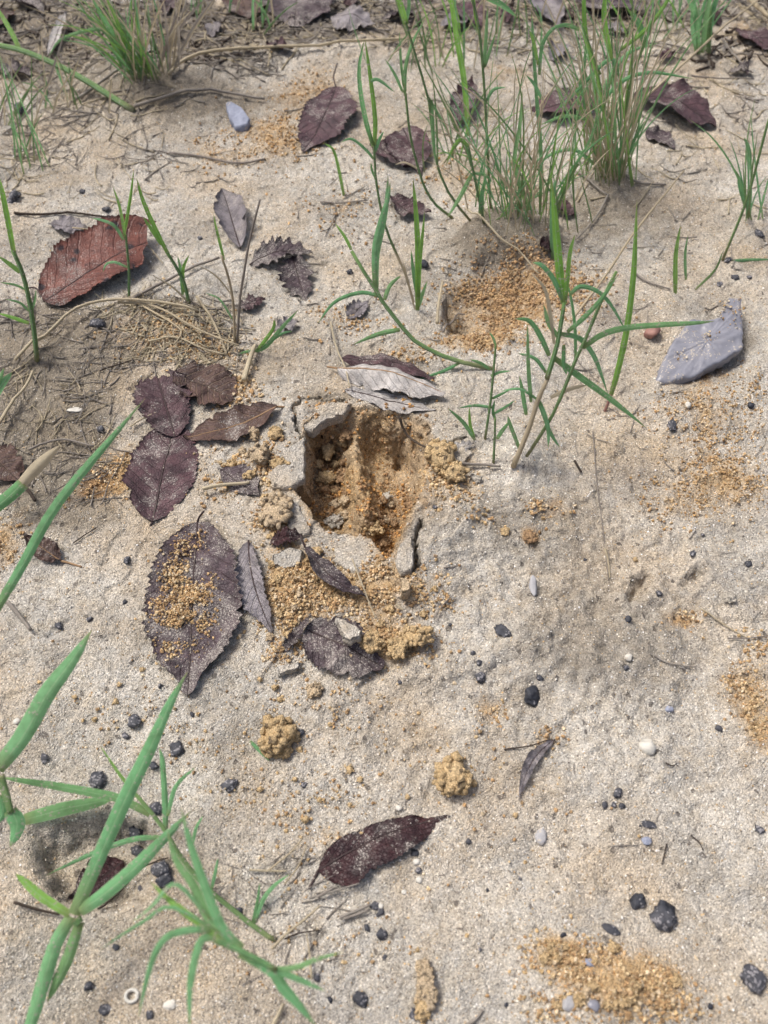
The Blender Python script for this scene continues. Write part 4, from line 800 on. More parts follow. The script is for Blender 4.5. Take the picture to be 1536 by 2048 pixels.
gplant('small tufted seedling at the rim right of the print', (970, 878), [
    (s_, [(970, 876), (981, 805), (987, 730), (991, 688)], 6, 'stem'), (s_, [(987, 925), (989, 880), (991, 836)], 6, 'stem'), (b, [(950, 880), (927, 845), (895, 817)], 10, 'blade'), (b, [(948, 874), (940, 850), (939, 812)], 8, 'lime'), (b, [(981, 740), (960, 726), (940, 719)], 8, 'blade'),
    (b, [(981, 752), (1000, 744), (1022, 742)], 7, 'teal'), (b, [(984, 797), (1000, 790), (1020, 780)], 7, 'blade'), (b, [(994, 878), (1006, 860), (1022, 840)], 10, 'blade'), (b, [(984, 815), (950, 812), (916, 816)], 8, 'teal'), (b, [(984, 830), (1010, 815), (1030, 800)], 7, 'teal'), (b, [(990, 838), (986, 820), (990, 800)], 7, 'blade'), (b, [(991, 690), (986, 676), (978, 664)], 6, 'blade')], seed=11)
gplant('long creeping green runner slanting down to the seedling', (985, 738), [
    (s_, [(985, 738), (906, 720), (859, 700), (825, 679), (798, 646), (767, 605), (750, 574), (734, 551), (703, 500)], 9, 'stem'), (b, [(703, 500), (690, 475), (670, 446)], 8, 'lime'), (b, [(750, 574), (750, 500), (760, 450), (775, 400), (781, 366)], 15, 'teal', -4), (b, [(800, 659), (757, 669), (706, 690)], 12, 'blade', 0),
    (b, [(759, 592), (720, 586), (669, 605), (634, 648)], 10, 'teal', 0), (b, [(769, 600), (781, 571), (802, 550)], 11, 'blade'), (b, [(918, 726), (879, 750), (826, 790)], 8, 'teal', 0)], lean=34, seed=12)
gplant('small upright lime shoot left of the scooped hollow', (835, 622), [
    (b, [(835, 620), (835, 520), (832, 440), (828, 356)], 14, 'lime'), (b, [(837, 600), (840, 510), (849, 421)], 10, 'lime'), (b, [(835, 616), (842, 598), (855, 560)], 11, 'blade'), (b, [(828, 605), (805, 534), (786, 498)], 6, 'straw'), (b, [(834, 590), (826, 540), (822, 500)], 9, 'blade'), (b, [(830, 620), (815, 560), (806, 520)], 5, 'straw')], seed=13)
gplant('tall slender grass stem left of the bright blade, upper middle', (800, 524), [
    (s_, [(800, 524), (771, 453), (754, 372), (749, 321), (747, 288)], 6, 'stem'), (b, [(747, 293), (733, 244), (723, 190), (720, 135), (729, 79)], 12, 'blade'), (b, [(749, 290), (750, 237), (740, 152), (730, 78)], 11, 'lime'), (b, [(747, 318), (730, 298), (703, 278), (681, 285)], 7, 'teal'), (b, [(750, 305), (758, 282), (768, 262)], 8, 'teal'),
    (b, [(740, 163), (757, 160), (790, 185)], 8, 'teal'), (b, [(752, 360), (744, 340), (742, 325)], 6, 'blade'), (b, [(748, 290), (732, 250), (727, 215)], 9, 'lime')], seed=14)
gplant('wide bluish blade arching over bare sand, upper middle', (752, 590), [(b, [(752, 588), (752, 515), (764, 457), (774, 406), (776, 350)], 15, 'teal')], seed=15)
gplant('tall branching grass stem, second from the bright blade', (905, 436), [
    (s_, [(905, 436), (870, 408), (850, 375), (838, 338), (821, 271), (810, 186)], 6, 'stem'), (b, [(810, 192), (811, 135), (825, 85), (851, 35)], 9, 'blade'), (b, [(806, 185), (790, 150), (770, 118)], 7, 'blade'), (b, [(808, 175), (802, 120), (799, 62)], 7, 'blade'), (b, [(838, 338), (810, 325), (790, 330)], 5, 'straw')], seed=16)
gplant('long arching grass stem rising past the top edge', (940, 446), [
    (s_, [(940, 446), (900, 390), (872, 322), (862, 237), (855, 190), (825, 91), (811, 44)], 6, 'stem'), (b, [(813, 50), (800, 8), (786, -26)], 15, 'lime'), (b, [(862, 200), (866, 270), (872, 330)], 10, 'blade'), (b, [(811, 50), (818, 10), (814, -20)], 9, 'blade'), (b, [(858, 195), (890, 250), (905, 285)], 6, 'blade'), (b, [(825, 60), (812, 80), (795, 100), (775, 115)], 5, 'straw')], seed=17)
gplant('bright blurred upright lime blade near the top centre', (938, 275), [(b, [(937, 272), (930, 169), (916, 85), (903, 0), (896, -30)], 15, 'lime')], seed=18)
gplant('straight grass stem right of the bright lime blade', (980, 425), [
    (s_, [(980, 425), (974, 288), (967, 169), (957, 51), (944, -10)], 6, 'stem'), (b, [(967, 137), (972, 80), (975, 12)], 9, 'blade'), (b, [(969, 134), (978, 105), (992, 64)], 8, 'blade'), (b, [(972, 205), (987, 179), (1013, 174)], 8, 'teal'), (b, [(974, -4), (1000, 8), (1036, 36)], 14, 'blade'), (b, [(957, 60), (950, 20), (948, -10)], 8, 'lime')], seed=19)
gplant('leafy shoot left of the mound tuft', (968, 448), [
    (s_, [(968, 448), (948, 350), (936, 290)], 6, 'stem'), (b, [(943, 334), (933, 291), (914, 271)], 10, 'blade'), (b, [(943, 349), (920, 393), (894, 436)], 11, 'blade'), (b, [(960, 428), (964, 389), (973, 347)], 11, 'teal'), (b, [(936, 292), (920, 280), (905, 300), (892, 332)], 9, 'lime'), (b, [(945, 345), (970, 350), (985, 365)], 8, 'blade')], seed=20)
def tuft(label, root, n, ln, fan, wpx, mats, seed, spread=22, curl=.5, name='grass_tuft', extra=(), group=None, z0=0, bias=0.):
    rg = np.random.default_rng(seed); items = list(extra)
    for k in range(n):
        bx, by = root[0] + rg.normal() * spread, root[1] + rg.normal() * spread * .35; L = rg.uniform(*ln); a = rg.normal() * fan + bias
        cv = a * curl + rg.normal() * .25; pts = []; x, y = bx, by; ang = a
        for q in range(5):
            pts.append((x, y)); x += math.sin(ang) * L / 4; y -= math.cos(ang) * L / 4; ang += cv / 4 * (1 + q * .4)
        items.append((b, pts, rg.uniform(*wpx), mats[rg.integers(len(mats))], rg.uniform(-25, 25)))
    return gplant(label, root, items, z0, None, group, name, 'grass', seed)
tuft('dense tuft with tan stalks and arching green blades, upper right', (1215, 352), 105, (120, 480), .20, (2.4, 4.6), ['straw', 'straw', 'straw', 'stem', 'blade', 'lime', 'blade'], 31, 24, .55, extra=[
    (b, [(1235, 150), (1219, 118), (1151, 186), (1100, 234)], 10, 'teal'), (b, [(1225, 240), (1200, 200), (1250, 110), (1320, 84)], 11, 'teal'), (b, [(1195, 215), (1240, 165), (1300, 145), (1390, 158)], 10, 'teal'), (b, [(1180, 240), (1130, 232), (1080, 250)], 9, 'blade'), (b, [(1230, 320), (1262, 270), (1285, 200), (1300, 160)], 9, 'lime'),
    (b, [(1190, 330), (1150, 300), (1100, 310), (1060, 345)], 9, 'teal'), (b, [(1200, 150), (1175, 90), (1168, 20), (1172, -30)], 12, 'lime'), (b, [(1222, 120), (1208, 40), (1212, -30)], 14, 'lime'), (b, [(1240, 100), (1290, 60), (1330, 10), (1350, -30)], 10, 'lime'), (b, [(1290, 90), (1280, 50), (1260, 20)], 16, 'blade'),
    (b, [(1250, 240), (1265, 150), (1300, 60), (1318, -10)], 8, 'stem'), (b, [(1180, 255), (1165, 180), (1172, 90), (1170, 30)], 8, 'blade'), (b, [(1250, 330), (1266, 285), (1290, 240)], 9, 'blade'), (b, [(1160, 60), (1130, 50), (1098, 60)], 9, 'blade')])
tuft('wide green tuft growing on the small mound, right of centre', (1050, 432), 84, (90, 400), .36, (2.4, 4.6), ['blade', 'lime', 'stem', 'straw', 'straw', 'teal'], 32, 48, .5, extra=[
    (b, [(1080, 430), (1082, 300), (1074, 200), (1066, 80), (1062, 20)], 9, 'blade'), (b, [(1078, 150), (1085, 90), (1110, 55), (1150, 48)], 9, 'blade'), (b, [(1076, 130), (1066, 80), (1058, 60)], 8, 'lime'), (b, [(1100, 430), (1140, 350), (1180, 280), (1200, 200)], 8, 'blade'), (b, [(1085, 200), (1070, 170), (1052, 150)], 8, 'teal'),
    (b, [(1060, 420), (1030, 330), (1040, 250), (1045, 180)], 10, 'blade'), (b, [(1106, 520), (1104, 450), (1106, 380), (1112, 355)], 12, 'teal'), (b, [(1110, 425), (1150, 340), (1160, 330)], 8, 'stem')])
tuft('thick green tuft leaning left at the top left', (288, 152), 84, (90, 280), .27, (2.6, 5), ['blade', 'stem', 'lime', 'straw', 'straw', 'blade'], 33, 20, .4, bias=-.45, extra=[
    (b, [(262, 130), (215, 50), (180, -10)], 12, 'blade'), (b, [(275, 140), (240, 60), (205, -20)], 12, 'lime'), (b, [(240, 60), (180, 60), (120, 80), (95, 115)], 8, 'blade')])
tuft('pale dry stalks beside the top left tuft', (330, 140), 16, (110, 200), .22, (4, 7), ['straw', 'greystraw'], 34, 16, .5, 'dry_grass_tuft', bias=.15)
tuft('grey-green broad upright blade pair at the top right', (1402, 108), 7, (110, 180), .10, (9, 15), ['teal', 'blade', 'stem'], 35, 8, .4)
tuft('thin green sprig at the right edge above the slate', (1505, 438), 12, (90, 260), .22, (2.8, 5), ['blade', 'teal', 'stem'], 36, 10, .5, extra=[
    (s_, [(1445, 520), (1490, 410), (1520, 310), (1540, 230)], 6, 'stem'), (b, [(1490, 410), (1480, 370), (1478, 350)], 10, 'teal'), (b, [(1500, 340), (1498, 300), (1488, 275)], 10, 'blade'), (b, [(1460, 523), (1500, 520), (1548, 524)], 8, 'teal')])
tuft('sparse green stems crowding the top edge, right', (1330, 60), 18, (90, 170), .30, (2.8, 5), ['blade', 'lime', 'straw'], 37, 40, .5)
tuft('thin grass stems at the top edge, right of centre', (1010, 95), 16, (90, 190), .25, (2.8, 5), ['blade', 'stem', 'straw'], 38, 40, .5)
tuft('straggling grass with dry stalks at the left edge, upper left', (60, 330), 12, (80, 260), .34, (3, 5), ['stem', 'straw', 'blade'], 39, 26, .4)
tuft('mixed dry and green stalks at the upper left', (130, 215), 14, (60, 170), .45, (3, 5), ['stem', 'straw', 'greystraw', 'blade'], 40, 40, .5)
gplant('thick hairy green runner entering from the left edge, top', (268, 222), [(s_, [(268, 222), (225, 195), (170, 160), (110, 128), (40, 100), (-20, 88)], 13, 'stem'), (b, [(40, 98), (20, 60), (0, 28), (-15, 5)], 12, 'lime'), (b, [(110, 130), (126, 170), (136, 205)], 7, 'blade')], lean=55, seed=41)
gplant('upright green stem with narrow leaves, left edge', (74, 722), [
    (s_, [(74, 722), (68, 660), (58, 600), (44, 545), (25, 500)], 10, 'stem'), (b, [(28, 510), (15, 440), (4, 390), (-4, 352)], 14, 'lime'), (b, [(40, 545), (20, 530), (-4, 512)], 12, 'lime'), (b, [(58, 622), (40, 606), (10, 598)], 6, 'blade'), (b, [(62, 625), (70, 600), (72, 580)], 6, 'blade'), (b, [(52, 580), (30, 570), (0, 565)], 6, 'blade'), (b, [(58, 646), (25, 634), (-6, 626)], 10, 'lime')], seed=42)
gplant('forked green sprig growing through the russet leaf', (258, 600), [
    (s_, [(258, 600), (258, 540), (250, 470)], 6, 'stem'), (b, [(250, 475), (240, 420), (226, 372)], 8, 'lime'), (b, [(248, 470), (258, 410), (267, 338)], 8, 'lime'), (b, [(248, 480), (230, 452), (205, 440), (182, 436)], 9, 'teal'), (b, [(254, 534), (230, 524), (212, 528), (206, 545)], 7, 'teal')], seed=43)
gplant('slender green shoot right of the russet leaf', (378, 606), [
    (s_, [(378, 606), (366, 560), (335, 505)], 8, 'stem'), (b, [(340, 515), (310, 455), (285, 400), (273, 356)], 11, 'lime'), (b, [(322, 490), (300, 455), (286, 434)], 9, 'lime'), (b, [(366, 590), (362, 540), (355, 512)], 9, 'blade'), (b, [(368, 585), (366, 540), (378, 510)], 8, 'lime'), (b, [(378, 606), (345, 575), (300, 548)], 5, 'straw')], seed=44)
gplant('thin stalk with one green blade beside the dry upright stalks', (470, 690), [
    (s_, [(470, 690), (466, 610), (456, 550), (445, 510)], 6, 'straw'), (b, [(448, 520), (436, 470), (427, 428)], 7, 'lime'), (s_, [(474, 690), (480, 600), (490, 540), (500, 480), (518, 400)], 6, 'greystraw'), (b, [(466, 640), (440, 600), (410, 585)], 5, 'blade'), (b, [(464, 590), (430, 550), (395, 530)], 4, 'straw')], seed=45)
gplant('low green seedling with spread blades left of the rolled leaf', (512, 704), [(b, [(508, 704), (535, 690), (565, 655), (596, 620)], 12, 'blade'), (b, [(510, 702), (490, 712), (476, 726)], 10, 'blade'), (b, [(515, 700), (545, 660), (548, 638)], 9, 'lime'), (b, [(520, 700), (560, 670), (585, 662)], 7, 'teal')], seed=46)
gplant('lone short green blade left of the slate tip', (1350, 588), [(b, [(1350, 586), (1352, 520), (1360, 450)], 11, 'lime'), (b, [(1372, 560), (1370, 510), (1376, 470)], 7, 'blade'), (b, [(1390, 580), (1430, 540), (1448, 500)], 6, 'stem')], seed=47)
gplant('short lime blade above bare sand, upper middle', (688, 392), [(b, [(688, 390), (678, 340), (666, 300), (648, 286)], 8, 'lime')], seed=48)
gplant('low green seedling beside the forked straws, bottom centre', (505, 1850), [(b, [(505, 1850), (525, 1800), (548, 1770), (580, 1748)], 12, 'teal', 0), (b, [(505, 1852), (515, 1800), (520, 1765)], 8, 'blade', 0)], lean=60, seed=49)
gplant('pale blade tip lying left of the big ochre clod', (508, 1490), [(b, [(500, 1482), (518, 1500), (540, 1525)], 9, 'teal', 0)], z0=.002, lean=75, seed=50)

# ------------------------------------------------------------------ dead stems and twigs lying about
def stick(label, pts, w_, mat='straw', z=1.0, name='straw', cat='straw', group=None, flat=False, arch=0.):
    P = np.array([at(a, c) for a, c in pts]); S = smooth_path(P, 16); g = H(S[:, 0], S[:, 1], False)
    g = np.maximum(g, np.convolve(np.pad(g, 3, 'edge'), np.ones(7) / 7, 'valid')); w = w_ * .75 * mpp(S[8])
    S[:, 2] = g + z * .001 + w * .3 + arch * .001 * np.sin(np.linspace(0, math.pi, 16))
    if flat:
        V, F, uv = ribbon_geo(S, w, (.3, -.3), .3, np.interp(np.linspace(0, 1, 16), [0, .2, .8, 1], [.5, 1, .9, .3]))
    else: V, F, uv = tube_geo(S, np.linspace(w / 2, w * .35, 16), 6)
    return tag(mesh_obj(name, V, F, mat, uv=uv), label, cat, group)
ST = [('long tan dead runner crossing the top from left to right', [(340, 158), (400, 122), (520, 106), (640, 100), (760, 90), (860, 82)], 9, 'straw', 3), ('dead runner curving below the top left tuft', [(270, 220), (360, 190), (440, 188), (530, 205)], 9, 'greystraw', 2),
      ('grey dead stem under the top left tuft', [(155, 205), (200, 175), (270, 128)], 9, 'greystraw', 2), ('thin grey stem on bare sand, upper left', [(340, 310), (410, 318), (480, 330), (530, 322)], 7, 'greystraw', 1), ('long arched straw running from the left stem to the orange patch', [(40, 740), (95, 690), (160, 635), (240, 616), (320, 620), (400, 640)], 9, 'straw', 6),
      ('tan straw bent over the orange patch', [(240, 616), (300, 622), (380, 660), (480, 702)], 7, 'straw', 4), ('second straw curving through the orange patch', [(290, 622), (340, 650), (365, 672), (350, 700)], 6, 'straw', 3), ('short straw in the orange patch', [(395, 600), (430, 655), (455, 715)], 8, 'straw', 2), ('straw fan piece in the orange patch', [(300, 690), (350, 680), (400, 700), (450, 714)], 6, 'straw', 2),
      ('grey stem right of the russet leaf', [(260, 610), (310, 580), (380, 545), (440, 522)], 9, 'greystraw', 2), ('dry stem crossing above the russet leaf', [(150, 470), (220, 478), (290, 498), (330, 540)], 4, 'straw', 5), ('dark twig above the russet leaf', [(30, 430), (90, 432), (150, 430), (215, 440)], 7, 'twig', 1),
      ('pale dead stalk standing beside the low seedling', [(490, 770), (500, 735), (512, 700)], 15, 'straw', 3), ('white straw lying beside the triangular leaf scrap', [(408, 988), (450, 980), (502, 978)], 11, 'straw', 4), ('dark needle stuck across the print wall', [(796, 895), (825, 906), (858, 917)], 7, 'twig', 9),
      ('grey stem right of the split clods', [(920, 932), (955, 935), (1000, 938)], 9, 'greystraw', 2), ('thin straw standing at the left end of the rolled leaf', [(662, 655), (672, 700), (690, 745), (700, 785)], 6, 'straw', 4), ('long tan straw slanting from the slate plant toward the tuft', [(1130, 690), (1190, 610), (1265, 500), (1352, 390)], 7, 'straw', 18),
      ('long tan straw at the upper right corner', [(1270, 245), (1350, 170), (1440, 85), (1540, 10)], 8, 'straw', 14), ('pale thick straw at the top right corner', [(1462, 0), (1500, 30), (1530, 58)], 14, 'straw', 8), ('short grey straw at the upper right', [(1440, 88), (1470, 125), (1490, 150)], 6, 'greystraw', 4),
      ('dry straw above the black beads', [(1380, 160), (1430, 165), (1505, 167)], 5, 'greystraw', 3), ('grey fine root running down right of the print', [(1185, 865), (1193, 960), (1205, 1060), (1217, 1160)], 4, 'greystraw', .2), ('dark short twig between plant and fine root', [(1148, 925), (1156, 938), (1162, 948)], 7, 'twig', 1),
      ('pale straw piece beside the fine root', [(1210, 1098), (1216, 1130), (1219, 1158)], 6, 'straw', .5), ('thin straw in the right sand below toe marks', [(1400, 1220), (1440, 1248), (1492, 1278)], 5, 'straw', 1), ('grey twig at the right edge', [(1452, 1281), (1490, 1281), (1545, 1276)], 5, 'greystraw', 1.5), ('short twig right of centre, below toe marks', [(1305, 1312), (1340, 1330), (1390, 1337)], 6, 'greystraw', 1),
      ('pale straw below the spilled sand, upright', [(705, 1130), (725, 1180), (738, 1215), (752, 1248)], 5, 'straw', 5), ('short white straw in the spilled sand', [(792, 1215), (800, 1222), (806, 1227)], 6, 'straw', 3), ('bent grey straw right of the spilled sand', [(868, 1240), (885, 1215), (906, 1195)], 4, 'greystraw', 2),
      ('curved hair-thin root left of the pale chip', [(558, 1310), (535, 1335), (518, 1365)], 3, 'greystraw', 1), ('dark twig on bare sand left of the sand-filled leaf', [(148, 1088), (172, 1072), (194, 1058)], 4, 'twig', 1), ('flat grey straw under the left arching blade', [(18, 1208), (45, 1240), (64, 1264)], 13, 'greystraw', 2),
      ('black curved twig at the left edge below the withered blade', [(40, 972), (58, 985), (74, 1008)], 12, 'twig', 2), ('black curled root in the hollow', [(200, 1820), (250, 1780), (290, 1740), (340, 1720)], 6, 'twig', 3), ('dark stick left of the bottom left node', [(34, 1808), (80, 1822), (125, 1832)], 9, 'twig', 3),
      ('forked grey straw below the maroon leaf', [(680, 1838), (710, 1825), (740, 1812)], 10, 'greystraw', 2), ('second prong of the forked straw', [(688, 1840), (712, 1832), (738, 1822)], 9, 'greystraw', 2), ('grey stem touching the maroon leaf base', [(620, 1800), (660, 1788), (720, 1770)], 7, 'greystraw', 3), ('short thick straw left of the forked straw', [(636, 1798), (655, 1786), (670, 1778)], 9, 'greystraw', 3),
      ('tangled straw beside the bottom seedling', [(545, 1900), (575, 1870), (610, 1842), (640, 1815)], 8, 'straw', 3), ('thin straw rising left of the maroon leaf', [(540, 1742), (580, 1710), (606, 1680)], 6, 'straw', 2), ('second thin straw left of the maroon leaf', [(570, 1770), (600, 1730), (615, 1690)], 5, 'straw', 2), ('pale flat straw left of the maroon leaf', [(500, 1742), (535, 1744), (575, 1745)], 7, 'straw', 2),
      ('upright straw among the bottom tangle', [(624, 1960), (620, 1910), (614, 1870)], 6, 'straw', 2), ('dark root in the bottom tangle', [(570, 1880), (600, 1868), (640, 1862)], 5, 'twig', 2), ('pale straw at the bottom edge, left of centre', [(545, 2055), (558, 2030), (568, 2008)], 11, 'straw', 2), ('dark straw at the bottom edge below the clod', [(930, 2052), (950, 2040), (965, 2020)], 9, 'greystraw', 1),
      ('dark fine root above the clod-side pebble', [(1008, 1500), (1060, 1492), (1100, 1482), (1120, 1492)], 4, 'twig', 1), ('fine dark root at the right, below the seed', [(1380, 1672), (1395, 1685), (1405, 1702)], 4, 'twig', 1), ('fine root left of the last root', [(1332, 1688), (1328, 1705), (1322, 1730)], 4, 'twig', 1), ('small dark twig at the top right of the lower right quarter', [(1330, 1528), (1340, 1533), (1348, 1533)], 5, 'twig', 1),
      ('dry straw pair leaning at the moist left bank', [(0, 870), (25, 830), (55, 790), (72, 755)], 10, 'straw', 5), ('thin grey root across moist soil, left', [(60, 905), (120, 885), (190, 898)], 7, 'greystraw', 2), ('thin root under the left arching blade tip', [(200, 745), (230, 735), (268, 722)], 5, 'twig', 1), ('straw crossing to the plum leaf tip', [(262, 860), (310, 832), (350, 826)], 5, 'straw', 2),
      ('grey straw scrap below the mound', [(1230, 340), (1280, 370), (1330, 375)], 8, 'greystraw', 1), ('twig right of the mound tuft', [(1140, 345), (1180, 370), (1212, 395)], 7, 'greystraw', 2), ('short twig below the mound tuft', [(1215, 395), (1190, 440), (1150, 485)], 6, 'greystraw', 2), ('straw left of the black seed-like lump', [(640, 408), (690, 408), (735, 405)], 5, 'greystraw', 1),
      ('dry stem left of the scooped hollow', [(873, 660), (876, 625), (884, 578)], 9, 'straw', 5), ('small twig inside the scooped hollow', [(885, 672), (905, 655), (928, 638)], 6, 'greystraw', 3), ('grey twig near the slate tip', [(1265, 548), (1300, 570), (1340, 582)], 6, 'greystraw', 1), ('dry stem falling left from the mound', [(930, 440), (990, 480), (1040, 520), (1075, 560)], 6, 'straw', 5)]
for lab, pts, w_, mat, z in ST: stick(lab, pts, w_, mat, z, name='twig' if mat == 'twig' else 'straw', cat='twig' if mat == 'twig' else 'straw')

tuft('thin pale stalks and green blades at the top, left of the plum leaf', (410, 40), 12, (60, 120), .3, (3, 6), ['straw', 'straw', 'stem', 'blade'], 51, 30, .5, 'dry_grass_tuft')
tuft('sparse stalks at the top edge beside the grey leaf', (520, 60), 8, (70, 130), .25, (3, 6), ['straw', 'stem', 'blade'], 52, 16, .5, 'dry_grass_tuft')
tuft('sparse green and tan stems behind the bright lime blade', (880, 130), 22, (90, 200), .28, (2.4, 5), ['blade', 'lime', 'stem', 'straw'], 53, 50, .5)
tuft('low thin stems between the tall stems and the mound', (930, 330), 22, (80, 230), .35, (2.4, 5), ['blade', 'stem', 'straw', 'lime'], 54, 44, .5)
tuft('tan and green stalks at the left edge below the top corner', (10, 260), 9, (80, 170), .35, (3, 5), ['straw', 'stem', 'greystraw'], 55, 16, .5, 'dry_grass_tuft')
SCR = [(60, 20, 'in the top left corner'), (340, 18, 'behind the pale dry stalks'), (430, 66, 'right of the pale dry stalks'), (700, 14, 'at the top edge above the curled grey leaf'), (800, 40, 'left of the long arching stem'), (1010, 40, 'right of the bright lime blade'), (1230, 70, 'inside the big tuft'), (1420, 40, 'behind the grey-green blades'), (1480, 150, 'below the curled litter leaf'), (1330, 120, 'right of the big tuft'), (1110, 110, 'left of the big tuft'), (220, 40, 'behind the top left tuft'), (30, 150, 'at the left edge near the runner'), (560, 100, 'below the large grey-plum leaf')]
for k, (px, py, wh) in enumerate(SCR):
    q = RNG.uniform(0, 6.28); l_ = RNG.uniform(22, 40)
    leaf('small crumpled litter scrap ' + wh, (px - l_ * math.cos(q), py - l_ * .5 * math.sin(q)), (px + l_ * math.cos(q), py + l_ * .5 * math.sin(q)), .28, .24, ['leaf_dusty', 'leaf_plum', 'leaf_grey', 'leaf_maroon'][k % 4], RNG.uniform(.3, 1.3), RNG.uniform(.3, 1.2), (2, 5, 3), .2, 7, 0, seed=60 + k, wave=.004, name='leaf_scrap', nu=34, nv=6)
# fine dead litter that reads as one tangle
def litter(name, label, areas, seed, mat='greystraw', rr=(.7, 1.9)):
    rg = np.random.default_rng(seed); Vs, Fs, off, uvs = [], [], 0, []
    for (x0, y0, x1, y1, n, l0, l1) in areas:
        for k in range(n):
            px, py = rg.uniform(x0, x1), rg.uniform(y0, y1); p = at0(px, py); L = rg.uniform(l0, l1) * mpp(p); a = rg.uniform(0, math.pi); cv = rg.normal() * .22
            t = np.linspace(-.5, .5, 6); X = p[0] + L * t * math.cos(a) - cv * L * t * t * math.sin(a); Y = p[1] + L * t * math.sin(a) + cv * L * t * t * math.cos(a)
            Z = H(X, Y, False) + .0006 + rg.uniform(0, .005) * np.abs(t * 2) ** 2 * rg.random(); r = rg.uniform(*rr) * mpp(p)
            V, F, uv = tube_geo(np.stack([X, Y, Z], -1), np.linspace(r, r * .5, 6), 4); Vs.append(V); Fs.append(F + off); off += len(V); uvs.append(uv)
    return tag(mesh_obj(name, np.vstack(Vs), np.vstack(Fs), mat, uv=np.vstack(uvs)), label, 'litter', None, 'stuff')
litter('dead_grass_litter', 'tangle of fine dead grass along the top', [(-40, -40, 1580, 40, 700, 30, 130), (-20, 20, 560, 150, 380, 30, 110), (560, 20, 800, 100, 110, 30, 90), (800, 20, 1540, 130, 130, 25, 90), (1050, 60, 1540, 260, 70, 25, 90), (0, 130, 330, 340, 130, 25, 90)], 61)
litter('fine_root_litter', 'fine roots and straw bits in the moist soil, left', [(0, 600, 240, 1010, 240, 25, 90), (240, 600, 490, 740, 120, 25, 80), (440, 1700, 700, 1960, 45, 20, 70)], 62)
litter('straw_bits', 'short straw bits strewn over the sand, right of the print', [(880, 300, 1536, 900, 80, 18, 60), (300, 200, 900, 700, 70, 18, 60), (900, 900, 1536, 1700, 26, 14, 40)], 63)

litter('straw_patch', 'tan straw fragments matted over the ochre patch, left', [(260, 615, 480, 725, 150, 30, 90), (200, 600, 330, 640, 30, 30, 90)], 64, 'straw', (.9, 2.2))
litter('dry_straw_litter', 'pale broken straw strewn through the grass along the top', [(-20, 0, 560, 130, 150, 30, 120), (560, 0, 1540, 110, 170, 30, 110), (900, 110, 1540, 420, 90, 25, 90), (0, 130, 330, 420, 70, 25, 90), (0, 740, 220, 940, 50, 25, 90)], 65, 'straw', (.8, 2.0))
litter('dark_litter', 'dark rotted fragments along the top edge', [(-20, -30, 1560, 70, 260, 12, 40), (0, 60, 520, 140, 70, 12, 36), (1380, 60, 1540, 140, 40, 12, 40)], 66, 'twig', (1.4, 4.0))
# ------------------------------------------------------------------ loose grains and crumbs (nobody could count them)
def grain_tree(mat):
    ng = bpy.data.node_groups.new('grains', 'GeometryNodeTree'); ng.interface.new_socket('Geometry', in_out='INPUT', socket_type='NodeSocketGeometry'); ng.interface.new_socket('Geometry', in_out='OUTPUT', socket_type='NodeSocketGeometry')
    N = ng.nodes; L = ng.links; gi = N.new('NodeGroupInput'); go = N.new('NodeGroupOutput'); ip = N.new('GeometryNodeInstanceOnPoints')
    ic = N.new('GeometryNodeMeshIcoSphere'); ic.inputs['Subdivisions'].default_value = 2; ic.inputs['Radius'].default_value = 1
    sp = N.new('GeometryNodeSetPosition'); nz = N.new('ShaderNodeTexNoise'); nz.inputs['Scale'].default_value = 2.2; nm = N.new('GeometryNodeInputNormal')
    mr = N.new('ShaderNodeMath'); mr.operation = 'SUBTRACT'; mr.inputs[1].default_value = .5; sc_ = N.new('ShaderNodeVectorMath'); sc_.operation = 'SCALE'
    L.new(nz.outputs[0], mr.inputs[0]); L.new(nm.outputs[0], sc_.inputs[0]); mg = N.new('ShaderNodeMath'); mg.operation = 'MULTIPLY'; mg.inputs[1].default_value = 2.4; L.new(mr.outputs[0], mg.inputs[0]); L.new(mg.outputs[0], sc_.inputs['Scale']); L.new(ic.outputs[0], sp.inputs[0]); L.new(sc_.outputs[0], sp.inputs['Offset'])
    sm = N.new('GeometryNodeSetMaterial'); sm.inputs['Material'].default_value = M[mat]; L.new(sp.outputs[0], sm.inputs[0]); L.new(sm.outputs[0], ip.inputs['Instance'])
    for nmn, sock in (('scl', 'Scale'), ('rot', 'Rotation')):
        a = N.new('GeometryNodeInputNamedAttribute'); a.data_type = 'FLOAT_VECTOR'; a.inputs['Name'].default_value = nmn; L.new(a.outputs[0], ip.inputs[sock])
    L.new(gi.outputs[0], ip.inputs['Points']); L.new(ip.outputs[0], go.inputs[0]); return ng
GT = grain_tree('crumb')
def grains(name, label, P, size, col, seed=0):
    rg = np.random.default_rng(seed); n = len(P); me = bpy.data.meshes.new(name); me.vertices.add(n); me.vertices.foreach_set('co', np.asarray(P, np.float32).ravel())
    sc = (size[:, None] * rg.uniform(.7, 1.25, (n, 3))).astype(np.float32); rot = rg.uniform(0, 6.28, (n, 3)).astype(np.float32); col = np.column_stack([col, np.ones(n)]).astype(np.float32)
    for nm, ty, dat, key in (('scl', 'FLOAT_VECTOR', sc, 'vector'), ('rot', 'FLOAT_VECTOR', rot, 'vector'), ('col', 'FLOAT_COLOR', col, 'color')):
        a = me.attributes.new(nm, ty, 'POINT'); a.data.foreach_set(key, dat.ravel())
    me.materials.append(M['crumb']); o = bpy.data.objects.new(name, me); COL.objects.link(o); md = o.modifiers.new('grains', 'NODES'); md.node_group = GT
    return tag(o, label, 'sand', None, 'stuff')
def jit(c, n, rg, amt=.18): return np.clip(np.array(c) * (1 + amt * rg.normal(size=(n, 1))) * (1 + .06 * rg.normal(size=(n, 3))), .01, .95)
